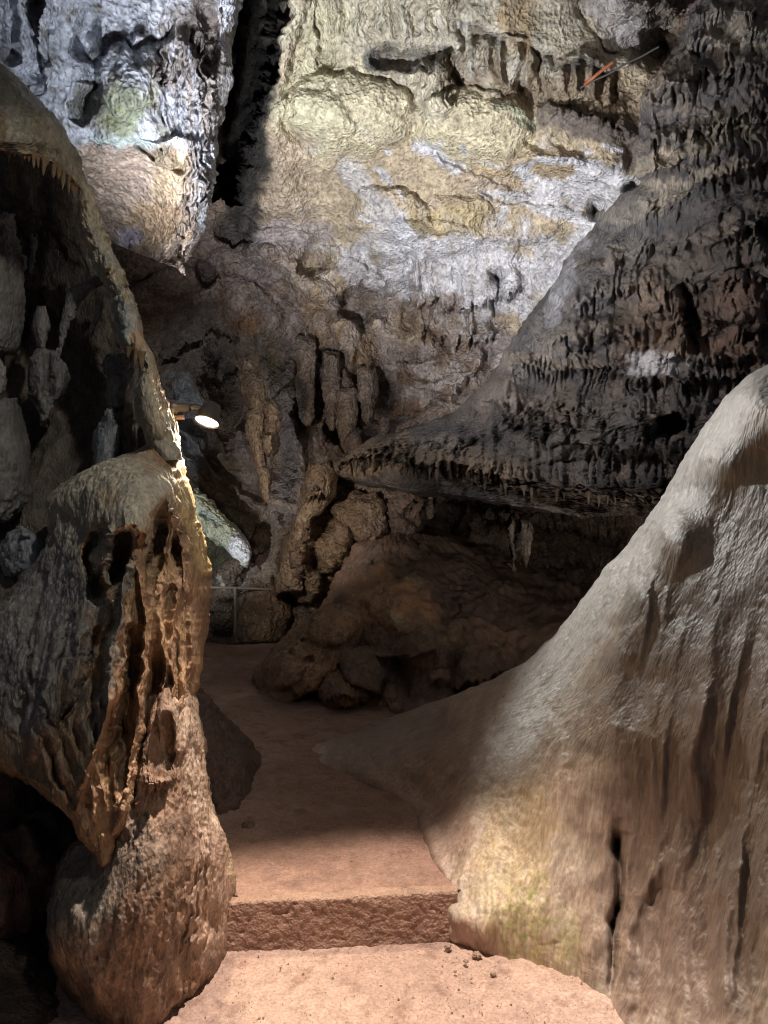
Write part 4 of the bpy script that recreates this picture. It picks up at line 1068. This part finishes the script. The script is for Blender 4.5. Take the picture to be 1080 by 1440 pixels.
def build_body():
    ys = np.concatenate([np.arange(560, 1215, 1.7)])
    xr = [(560, 236), (580, 242), (600, 246), (640, 254), (680, 264), (720, 274), (750, 284), (780, 291), (800, 293), (830, 293), (900, 290), (960, 285), (1000, 270), (1060, 240), (1100, 215), (1130, 198), (1160, 188), (1185, 172), (1200, 160), (1215, 150)]
    xl = [(560, 222), (600, 218), (632, 205), (640, 165), (650, 142), (660, 118), (675, 95), (690, 78), (705, 66), (730, 66), (760, 66), (800, 40), (850, 0), (900, -60), (1060, -60), (1090, 5), (1105, 40), (1130, 70), (1150, 98), (1170, 108), (1190, 124), (1205, 138), (1215, 145)]
    ctrl = [(236, 570, 2.62), (240, 620, 2.52), (200, 645, 2.32), (150, 660, 2.28), (90, 700, 2.36), (70, 760, 2.36), (180, 720, 2.12), (240, 700, 2.2), (270, 760, 2.34), (150, 800, 2.10), (100, 850, 2.2), (0, 900, 2.3),
            (-60, 1000, 2.3), (200, 850, 2.12), (280, 850, 2.32), (280, 950, 2.35), (200, 950, 2.12), (120, 950, 2.08), (60, 1050, 2.1), (120, 1100, 2.04), (150, 1190, 2.08), (200, 1050, 2.14), (20, 1090, 2.2)]
    s = Sculpt(ys, xl, xr, 270, ctrl, seed=27, wr=(30, .30), wl=(18, .16), wt=(8, .05), wb=(10, .06), warp=4)
    # dome and its tongues
    s.bump(165, 700, 85, 60, .08, 5)
    s.lip([(130, 752), (145, 745), (160, 778), (172, 745), (200, 755), (215, 765), (228, 720)], .06, 22, 5, 3, fx=.12, fl=.1)
    # hollows between the hanging folds
    s.stroke([(146, 738), (134, 758), (124, 785), (132, 815), (136, 840)], 5, .12, 2.2, .5).stroke([(188, 742), (174, 756), (168, 780), (160, 806), (150, 830)], 4.5, .10, 2.2, .5)
    s.stroke([(240, 700), (226, 735), (226, 765), (212, 830)], 5, .14, 2.2, .5).stroke([(256, 752), (250, 775), (250, 795)], 4, .10, 2.5, .4)
    s.hole(140, 820, 8, 24, .12, 10, 3).hole(165, 800, 10, 30, .12, 0, 3)
    # folds: ribs with sharp edges and deep valleys
    ribs = [([(150, 740), (152, 790), (146, 835), (150, 860)], 6, -.08), ([(200, 765), (180, 800), (168, 850), (160, 900), (150, 960), (140, 1020)], 12, -.11),
            ([(195, 770), (205, 800), (206, 850), (200, 900)], 4, -.06), ([(180, 850), (178, 920), (165, 970), (140, 1040), (105, 1110)], 7, -.07),
            ([(208, 850), (200, 950), (192, 1050), (180, 1120), (155, 1190)], 8, -.08), ([(90, 900), (70, 960), (50, 1020), (40, 1080)], 9, -.05),
            ([(245, 700), (252, 740), (262, 790), (262, 850)], 8, -.06), ([(225, 790), (222, 850), (228, 920), (240, 950)], 7, -.05), ([(120, 880), (100, 940), (95, 990)], 5, -.05),
            ([(140, 1040), (110, 1110), (105, 1150)], 6, -.06)]
    for P, w, a in ribs: s.stroke(P, w, a * .75)
    vals = [([(140, 880), (125, 950), (100, 1000), (80, 1030)], 7, .10), ([(190, 880), (188, 960), (165, 1040), (140, 1110)], 8, .12), ([(160, 860), (140, 920), (130, 990)], 5, .08),
            ([(215, 900), (215, 1000), (200, 1080), (190, 1130)], 9, .10), ([(105, 860), (90, 920), (75, 960)], 6, .05), ([(240, 820), (238, 900)], 6, .06), ([(270, 820), (268, 940)], 5, .05),
            ([(60, 800), (45, 880), (40, 960), (20, 1040)], 8, .07)]
    for P, w, a in vals: s.stroke(P, w, a * .7)
    for i in range(30):
        t = i / 29.0; x0 = 70 + 200 * t; y0 = 790 + (i * 47) % 120
        s.stroke([(x0, y0), (x0 - 14 * (1 - t) - 6, y0 + 90), (x0 - 30 * (1 - t) - 8 + (i % 3) * 3, y0 + 170), (x0 * .72 + 42, y0 + 270)], 3 + (i % 3), (-.028, .030)[i % 2], taper=.4)
    for i in range(14):
        s.stroke([(238 - i * 2, 640 + i * 6), (250 - i * 2, 655 + i * 6), (256 - i * 2, 662 + i * 8)], 2, .012)
    s.base(ORA, ORD, 0.02, sx=1.8, c3=(0.36, 0.24, 0.14))
    s.paint(s.mask(155, 705, 105, 78, 0, .25, .4), (0.46, 0.42, 0.33), .95)
    s.paint(s.mask(110, 790, 50, 90, 12, .3, .5), (0.36, 0.32, 0.25), .85)
    s.paint(s.mask(50, 900, 75, 150, 8, .3, .4), (0.25, 0.245, 0.235), .9)
    s.paint(s.smask([(175, 800), (165, 880), (150, 960), (130, 1030)], 13, 4), (0.27, 0.25, 0.21), .85)
    s.paint(s.mask(80, 1080, 60, 60, 0, .3, .5), (0.33, 0.23, 0.15), .7)
    s.paint(s.mask(150, 700, 10, 16, 0, .3, .3), (0.50, 0.34, 0.18), .5)
    rim = s.smask([(128, 745), (118, 775), (125, 800)], 4) + s.smask([(160, 765), (172, 742), (188, 748), (204, 770), (200, 800)], 4) + s.smask([(140, 830), (148, 800)], 3)
    s.paint(rim.clip(0, 1), (0.5, 0.28, 0.12), .8)
    s.paint(s.smask([(250, 600), (262, 680), (280, 750), (291, 800)], 9, 3), (0.58, 0.44, 0.22), .8)  # ochre rim, painted paler where the lamp lights the edge
    s.wet = (s.mask(90, 900, 70, 180, 0, .3, .8, .05) + s.smask([(170, 850), (155, 920), (140, 1000), (115, 1060)], 14, 5) * .95 + s.mask(60, 900, 40, 120, 0, .4, .6) * .7).clip(0, 1)
    o = s.finish('column', M_NEAR, disp=[('fbm', 0.020, 3.5, .7, 3), ('flute', 0.016, 15, 0.2, 1), ('ridge', 0.009, 24, 0.5, 3), ('ridge', 0.005, 55, 0.6, 3)])
    tag(o, 'tall orange brown dripstone column with a pale domed cap and deep folds at the left', 'column')
    return s


SB = build_body()


def build_bulb():
    ys = np.concatenate([np.arange(948, 1560, 1.8)])
    xr = [(948, 250), (955, 262), (970, 270), (985, 277), (1010, 284), (1050, 290), (1090, 296), (1120, 302), (1150, 310), (1180, 320), (1210, 328), (1260, 332), (1300, 334), (1340, 335), (1365, 331), (1385, 318), (1410, 296), (1440, 268), (1500, 240), (1560, 220)]
    xl = [(948, 240), (955, 228), (970, 215), (1000, 200), (1060, 185), (1110, 175), (1150, 150), (1180, 110), (1195, 88), (1220, 74), (1260, 64), (1310, 62), (1350, 70), (1400, 84), (1440, 100), (1560, 110)]
    ctrl = [(245, 955, 2.28), (240, 1000, 2.20), (275, 1050, 2.35), (220, 1100, 2.15), (290, 1150, 2.35), (200, 1200, 2.05), (120, 1200, 2.2), (200, 1300, 2.02), (100, 1300, 2.06), (320, 1300, 2.45), (200, 1400, 2.08), (300, 1400, 2.4), (180, 1470, 2.15), (110, 1400, 2.2), (180, 1560, 2.1)]
    s = Sculpt(ys, xl, xr, 210, ctrl, seed=29, wr=(45, .30), wl=(20, .22), wt=(10, .06), warp=4)
    s.bump(245, 1010, 28, 55, .05, -8).stroke([(240, 1000), (235, 1050), (245, 1085)], 6, .05)
    s.lip([(190, 1095), (215, 1108), (240, 1098), (262, 1090)], .06, 18, 6, 3, fx=.15)
    s.stroke([(270, 1000), (280, 1100), (300, 1200), (318, 1300)], 10, -.03)
    for i in range(9):
        s.stroke([(255 + i * 6, 1130 + (i * 31) % 60), (268 + i * 5, 1210), (262 + i * 6, 1290), (255 + i * 4, 1370)], 4, .014 if i % 2 else -.016)
    s.bump(305, 1260, 8, 24, .02).bump(280, 1330, 10, 18, .03, 20).bump(270, 1280, 7, 26, .02).bump(300, 1200, 14, 20, .02)
    s.stroke([(100, 1260), (130, 1360), (140, 1440)], 16, -.03)
    s.base((0.27, 0.175, 0.115), (0.20, 0.13, 0.085), 0.018, sx=1.8, c3=(0.33, 0.22, 0.145))
    st = sstep(0.45, 0.9, ridged(s.px * 0.035 + s.py * .006, s.py * 0.008, 5.4, 3))
    s.paint(st, (0.13, 0.085, 0.06), .65)
    s.paint(s.mask(105, 1250, 60, 100, 0, .4, .4), (0.17, 0.165, 0.14), .85)
    s.paint(s.mask(180, 1200, 60, 50, 0, .4, .4), (0.22, 0.18, 0.14), .7)
    s.paint(s.smask([(260, 965), (270, 1020), (285, 1100), (300, 1180)], 20, 4), (0.46, 0.36, 0.27), .8)
    s.paint(s.smask([(322, 1190), (330, 1240)], 8, 4), (0.38, 0.36, 0.17), .6)
    s.paint(s.mask(300, 1250, 36, 90, 0, .4, .5), (0.46, 0.33, 0.25), .7)
    s.wet = (s.mask(110, 1250, 40, 60, 0, .4, .4) * 1.0 + s.mask(90, 1300, 60, 150, 0, .4, .4) * .5).clip(0, 1)
    o = s.finish('boulder', M_NEAR, disp=[('fbm', 0.018, 3.5, .7, 3), ('flute', 0.020, 11, 0.16, 1), ('ridge', 0.014, 20, 0.35, 3), ('ridge', 0.004, 60, 0.7, 2)])
    tag(o, 'large wet bulging brown boulder under the folded column at lower left', 'boulder')


build_bulb()

# ------------------------------------------------------------------ stalactites as children of the fringes
def cone_mesh(name, seed, mat, c1, n=9, k=9):
    rs = np.random.RandomState(seed)
    v = []; col = []
    bx, by = rs.uniform(-.12, .12, 2)
    for i in range(k):
        t = i / (k - 1)
        r = 0.5 * ((1 - t) ** 0.8 * (1 + 0.22 * math.sin(t * 9 + seed)) + 0.05)
        if i == k - 1: r = 0.02
        for j in range(n):
            a = 2 * math.pi * j / n
            rr = r * (1 + 0.18 * math.sin(3 * a + seed) + 0.1 * rs.uniform(-1, 1))
            v.append((rr * math.cos(a) + bx * t * t, rr * math.sin(a) + by * t * t, -t))
            g = 1 - .3 * rs.rand()
            col.append([c * g for c in c1])
    f = [[i * n + j, (i + 1) * n + j, (i + 1) * n + (j + 1) % n, i * n + (j + 1) % n] for i in range(k - 1) for j in range(n)]
    o = link_mesh(name, np.array(v), np.array(f), mat, None, np.array(col), None, True, np.zeros(3))
    me = o.data
    bpy.data.objects.remove(o)
    return me


def fringe(parent, S, line, meshes, n, wid, lens, seed, dz=0.0, fwd=0.0):
    rs = np.random.RandomState(seed)
    P = np.array(line, float)
    xs = np.linspace(P[0, 0], P[-1, 0], n) + rs.uniform(-1, 1, n) * (P[-1, 0] - P[0, 0]) / n * .35
    for x in xs:
        y = np.interp(x, P[:, 0], P[:, 1])
        q = S.at(x, y)
        o = bpy.data.objects.new('stalactite', meshes[rs.randint(len(meshes))])
        COL.objects.link(o)
        w = wid * rs.uniform(.7, 1.4)
        o.parent = parent
        o.location = Vector(q) - parent.location + Vector((0, 0.25 * w - fwd, dz))
        o.scale = (w, w, lens * rs.uniform(.5, 1.5))
        o.rotation_euler = (rs.uniform(-.12, .12), rs.uniform(-.12, .12), rs.uniform(0, 6.28))


tanc = [cone_mesh('stalactite', k, M_NEAR, (0.44, 0.30, 0.17)) for k in (1, 2, 3)]
greyc = [cone_mesh('stalactite', k, M_DARK, (0.24, 0.20, 0.17)) for k in (4, 5, 6)]
fringe(ARCH, SARCH, [(0, 196), (20, 200), (45, 212), (62, 222), (80, 236), (95, 248), (108, 262), (122, 285)], tanc, 19, .017, .045, 3)
fringe(ARCH, SARCH, [(172, 488), (196, 494)], tanc, 4, .02, .05, 4)
fringe(CASC, SCAS, [(480, 646), (545, 650), (600, 658), (680, 668), (760, 690)], greyc, 26, .035, .09, 5)
fringe(CASC, SCAS, [(780, 688), (850, 692), (940, 690)], greyc, 14, .03, .08, 6)
fringe(CASC, SCAS, [(700, 565), (750, 580), (800, 602), (850, 624), (900, 620), (960, 630)], greyc, 18, .03, .08, 7)
fringe(CASC, SCAS, [(705, 504), (760, 512), (850, 512), (950, 532)], greyc, 14, .028, .08, 8)


# ------------------------------------------------------------------ draperies by the lamp
D1, D2 = (0.34, 0.27, 0.20), (0.26, 0.20, 0.155)


def drap(label, ys, xl, xr, d, seed, c1=D1, c2=D2, r=.3, cat='column', name='limestone_column'):
    ctrl = [(xl[0][1], ys[0], d), (xr[0][1], ys[0] + .5, d), (xl[-1][1] - 1, ys[1], d - .05), (xr[-1][1] + 1, ys[1] - 1, d - .05)]
    return blob(name, label, cat, np.arange(ys[0], ys[1], 1.6), xl, xr, ctrl, seed, c1, c2, None, 50, r, mat=M_WALL, wt=(10, .2), wb=(14, .2),
                disp=[('fbm', 0.05, 2.6, .5, 3), ('flute', 0.03, 9, .15, 1), ('ridge', 0.02, 14, 1, 3)])


drap('tall tan fluted drape of rock right of the lamp', (498, 598), [(498, 330), (540, 338), (580, 352), (598, 358)], [(498, 352), (540, 374), (580, 378), (598, 372)], 7.6, 61)
drap('tan column segment under the tall fluted drape', (575, 668), [(575, 352), (600, 344), (640, 352), (668, 362)], [(575, 372), (600, 376), (640, 376), (668, 376)], 7.5, 62)
drap('upper of two stacked rounded tan lumps beside the fluted drape', (560, 612), [(560, 376), (575, 370), (600, 370), (612, 374)], [(560, 386), (575, 394), (600, 396), (612, 390)], 7.4, 63)
drap('lower of two stacked rounded tan lumps beside the fluted drape', (602, 645), [(602, 372), (615, 364), (635, 366), (645, 374)], [(602, 388), (615, 396), (635, 395), (645, 386)], 7.3, 64)
drap('hanging tan tongue beneath the stacked lumps', (655, 712), [(655, 360), (680, 362), (712, 370)], [(655, 376), (680, 384), (712, 380)], 7.4, 65, cat='stalactite', name='stalactite')


ALD = [('fbm', 0.05, 2.6, 1, 3), ('ridge', 0.05, 7, 1, 3), ('ridge', 0.02, 20, 1, 2)]
blob('rock', 'pale yellow green rock with a white tip jutting out in the far alcove', 'rock', np.arange(688, 796, 1.4),
     [(688, 250), (720, 255), (745, 280), (765, 308), (785, 334), (796, 342)], [(688, 272), (720, 312), (745, 338), (765, 352), (785, 352), (796, 347)],
     [(265, 700, 9.0), (300, 750, 8.9), (345, 785, 8.6), (330, 740, 8.8)], 71, (0.52, 0.52, 0.38), (0.44, 0.45, 0.34), None, 80, .3, M_WALL, disp=ALD, wt=(10, .2), wb=(8, .15),
     carve=lambda s: (s.paint(s.mask(340, 770, 16, 24, -20, .3, .5), (0.66, 0.66, 0.72), .9), s.stroke([(280, 722), (296, 728), (305, 740)], 3, .1), s.paint(s.smask([(278, 720), (292, 725), (304, 738)], 3), (0.35, 0.42, 0.42), .7)))
blob('boulder', 'dark slanting boulder with a pale edge behind the handrail', 'boulder', np.arange(768, 890, 1.4),
     [(768, 352), (790, 318), (810, 303), (840, 298), (890, 296)], [(768, 378), (790, 374), (810, 362), (840, 348), (890, 338)],
     [(350, 780, 8.9), (320, 820, 8.8), (310, 880, 8.9), (350, 830, 9.0)], 72, (0.16, 0.12, 0.09), (0.12, 0.095, 0.075), None, 70, .4, M_WALL, disp=ALD, wt=(8, .2),
     carve=lambda s: s.paint(s.smask([(308, 812), (314, 826)], 4) + s.smask([(378, 775), (360, 800)], 3), (0.5, 0.46, 0.4), .8))
blob('limestone_column', 'leaning tan rock pillar at the left of the mound, fringed at its top', 'column', np.arange(652, 836, 1.6),
     [(652, 436), (665, 428), (700, 424), (730, 412), (760, 404), (790, 396), (836, 384)], [(652, 462), (665, 474), (690, 476), (710, 462), (730, 442), (760, 434), (790, 424), (836, 428)],
     [(450, 660, 7.5), (440, 700, 7.5), (415, 760, 7.6), (400, 830, 7.7)], 73, (0.38, 0.30, 0.22), (0.27, 0.20, 0.14), (0.42, 0.34, 0.26), 90, .35, M_WALL, disp=ALD, wt=(10, .2),
     carve=lambda s: (s.lip([(420, 702), (450, 696), (482, 706)], .2, 26, 10, fx=.14), s.hole(440, 735, 8, 12, .2)))
blob('boulder', 'rough tan boulder heaped at the foot of the leaning pillar', 'boulder', np.arange(820, 905, 1.6),
     [(820, 350), (840, 336), (870, 330), (905, 326)], [(820, 390), (840, 404), (870, 410), (905, 400)],
     [(370, 830, 8.4), (370, 880, 8.1), (390, 900, 8.0)], 74, (0.26, 0.19, 0.13), (0.19, 0.14, 0.10), None, 70, .35, M_WALL, disp=ALD, wt=(14, .3))


for k, (x, y0, y1, w, d, lab) in enumerate([
        (432, 470, 600, 30, 8.32, 'long tan dripstone tongue on the brown wall midway between lamp and dark shelf'),
        (466, 494, 605, 26, 8.28, 'tan dripstone tongue right of the longest one on the brown wall'),
        (489, 545, 640, 30, 8.12, 'broad low dripstone tongue just above the left end of the dark shelf'),
        (517, 515, 600, 28, 8.2, 'dripstone tongue nearest the marbled pocket above the shelf'),
        (658, 430, 476, 9, 7.95, 'small whitish stalactite hanging below the white calcite patch'),
        (722, 722, 806, 9, 6.35, 'slim pale stalactite under the shelf, left one of the pair beside the ramp'),
        (740, 722, 800, 9, 6.3, 'slim pale stalactite under the shelf, right one of the pair beside the ramp'),
        (604, 690, 730, 10, 6.7, 'stubby stalactite under the left part of the dark shelf')]):
    c = (0.27, 0.215, 0.175) if k < 4 else (0.36, 0.31, 0.27)
    blob('stalactite', lab, 'stalactite', np.arange(y0, y1, 1.4), [(y0, x - w * .45), (y0 + (y1 - y0) * .5, x - w * .55), (y1 - 12, x - w * .35), (y1, x - 1)],
         [(y0, x + w * .45), (y0 + (y1 - y0) * .4, x + w * .5), (y1 - 12, x + w * .3), (y1, x + 2)], [(x - w, y0, d + .15), (x + w, y0, d + .15), (x - w, y1, d), (x + w, y1, d)], 90 + k, c,
         tuple(q * .7 for q in c), None, 40, .16 if w > 12 else .07, M_WALL, wt=(10, .25), wb=(8, .1), disp=[('fbm', 0.05, 4, .5, 3), ('flute', 0.02, 14, .2, 1), ('ridge', 0.015, 22, .8, 2)])


# ------------------------------------------------------------------ flood lamp on its pipe
def tube(name, P, r, mat, parent, n=12):
    P = [Vector(p) for p in P]; v = []; f = []
    for i, p in enumerate(P):
        t = (P[min(i + 1, len(P) - 1)] - P[max(i - 1, 0)]).normalized()
        a = t.orthogonal().normalized(); b = t.cross(a)
        for j in range(n):
            an = 2 * math.pi * j / n
            v.append(p + (a * math.cos(an) + b * math.sin(an)) * r)
    for i in range(len(P) - 1):
        for j in range(n): f.append([i * n + j, i * n + (j + 1) % n, (i + 1) * n + (j + 1) % n, (i + 1) * n + j])
    v = np.array([list(q) for q in v])
    return link_mesh(name, v, np.array(f), mat, parent, None, None, True)


def lathe(name, centre, axisv, prof, mat, parent, n=28):
    """prof: (distance along axis, radius)"""
    c = Vector(centre); t = Vector(axisv).normalized(); a = t.orthogonal().normalized(); b = t.cross(a)
    v = []; f = []
    for z, r in prof:
        for j in range(n):
            an = 2 * math.pi * j / n
            v.append(list(c + t * z + (a * math.cos(an) + b * math.sin(an)) * r))
    for i in range(len(prof) - 1):
        for j in range(n): f.append([i * n + j, i * n + (j + 1) % n, (i + 1) * n + (j + 1) % n, (i + 1) * n + j])
    return link_mesh(name, np.array(v), np.array(f), mat, parent, None, None, True)


M_HOUS = plain_material('dark_lamp_housing', (0.06, 0.055, 0.05), 0.45)
M_LENS = plain_material('lit_lens', (0.9, 0.85, 0.85), 0.3, 0, (1.0, 0.86, 0.88), 14)
M_STEEL = plain_material('dull_steel', (0.20, 0.18, 0.16), 0.45, 0.6)
M_BRASS = plain_material('terracotta_socket', (0.32, 0.20, 0.13), 0.6)
M_STICK = plain_material('orange_wood', (0.42, 0.13, 0.06), 0.6)
M_ROD = plain_material('grey_rod', (0.10, 0.09, 0.085), 0.6)

LD = 3.0
lc = W(291, 593, LD)
lamp = tag(empty('flood_lamp', lc), 'lit round flood lamp on a short pipe pointing down from behind the left column', 'lamp')
ax = Vector((-0.22, -0.40, -1)).normalized()
lathe('lamp_housing', lc, ax, [(-0.085, 0.001), (-0.085, 0.022), (-0.078, 0.034), (-0.055, 0.038), (-0.03, 0.046), (-0.006, 0.052), (0.004, 0.054), (0.004, 0.050), (-0.004, 0.047)], M_HOUS, lamp)
lathe('lens', lc, ax, [(-0.003, 0.0475), (0.001, 0.030), (0.003, 0.001)], M_LENS, lamp)
tube('bracket_arm', [lc - ax * 0.06 + Vector((-0.03, 0, 0)), W(272, 572, LD), W(262, 573, LD)], 0.013, M_HOUS, lamp)
lathe('socket', W(246, 573, LD - .02), W(262, 573, LD) - W(240, 573, LD), [(-0.04, 0.001), (-0.04, 0.028), (0.012, 0.028), (0.016, 0.020), (0.06, 0.019), (0.06, 0.001)], M_STEEL, lamp)
lathe('junction_cap', W(249, 587, LD - .02), W(262, 587, LD) - W(240, 587, LD), [(-0.05, 0.001), (-0.05, 0.009), (0.03, 0.009), (0.03, 0.001)], M_BRASS, lamp)
spot('flood_lamp_beam', lc + ax * 0.02, W(268, 720, 2.56), 75, (1.0, 0.80, 0.55), 116, 0.7, 0.045)

# ------------------------------------------------------------------ handrail at the far end of the path
M_RAIL = plain_material('painted_rail', (0.24, 0.21, 0.17), 0.5, 0.3)
rb = W(331, 905, 8.3)
rail = tag(empty('handrail', rb), 'thin metal handrail with one post and wire mesh at the far end of the path', 'handrail')
tube('top_rail', [W(270, 826, 8.2), W(331, 827, 8.3), W(384, 829, 8.4)], 0.016, M_RAIL, rail, 8)
tube('post', [W(331, 826, 8.3), W(331, 905, 8.3)], 0.022, M_RAIL, rail, 8)
# chain-link: two sets of slanting wires joined into one sheet
wv = []; wfc = []
for sgn in (1, -1):
    for i in range(30):
        x0 = 262 + i * 4.6
        a = W(x0, 829, 8.3); b = W(x0 + sgn * 38, 905, 8.3)
        if max(a.x, b.x) > W(384, 0, 8.3).x or min(a.x, b.x) < W(240, 0, 8.3).x: continue
        k = len(wv); r = 0.0014
        for q in (a, b):
            wv += [(q.x - r, q.y, q.z), (q.x, q.y - r, q.z), (q.x + r, q.y, q.z)]
        wfc += [[k, k + 1, k + 4, k + 3], [k + 1, k + 2, k + 5, k + 4], [k + 2, k, k + 3, k + 5]]
mesh_o = link_mesh('wire_mesh', np.array(wv), np.array(wfc), M_RAIL, rail)
mesh_o['kind'] = 'stuff'

# ------------------------------------------------------------------ stick and rod wedged across the rock, top right
rs = np.random.RandomState(3)


def crooked(a, b, n, amp):
    return [a.lerp(b, i / n) + Vector(rs.uniform(-amp, amp, 3)) * (0 if i in (0, n) else 1) for i in range(n + 1)]


st = tube('stick', crooked(W(822, 119, 5.72), W(861, 88, 5.66), 7, .008), 0.013, M_STICK, None, 8)
tag(st, 'short orange red stick wedged against the rock at the top right', 'stick')
st = tube('rod', crooked(W(816, 124, 5.76), W(926, 66, 5.66), 9, .005), 0.008, M_ROD, None, 8)
tag(st, 'long thin grey rod spanning the gap behind the orange stick', 'rod')

# ------------------------------------------------------------------ grit on the floor
rs = np.random.RandomState(8)
gv = []; gf = []; gc = []
for i in range(2600):
    if i % 3: x = rs.uniform(-.55, 1.0); y = rs.uniform(1.9, 2.62); z = 0.004 + 0.05 * float(sstep(0.35, 0.9, np.float64(x)))
    else: x = rs.uniform(-1.6, .3); y = rs.uniform(2.8, 7); z = 0.169
    z += 0.018 * float(fbm(np.float32(x * 1.7), np.float32(y * 1.7), 1.5 if i % 3 else 2.5, 3))
    r = rs.uniform(.0008, .0022) * (1.0 if rs.rand() < .96 else 2.4) * (1 if i % 3 else 1.6)
    k = len(gv)
    for (sx, sy, sz) in ((1, 0, 0), (0, 1, 0), (-1, 0, 0), (0, -1, 0), (0, 0, 1)):
        gv.append((x + sx * r * rs.uniform(.7, 1.4), y + sy * r * rs.uniform(.7, 1.4), z + sz * r * .9)); gc.append(np.array((0.26, 0.17, 0.12)) * rs.uniform(.5, 1.4))
    gf += [[k, k + 1, k + 4], [k + 1, k + 2, k + 4], [k + 2, k + 3, k + 4], [k + 3, k, k + 4]]
g = link_mesh('grit', np.array(gv), np.array(gf), M_EARTH, None, np.array(gc), None, False)
tag(g, 'fine brown grit scattered over the trodden floor', 'grit', kind='stuff')
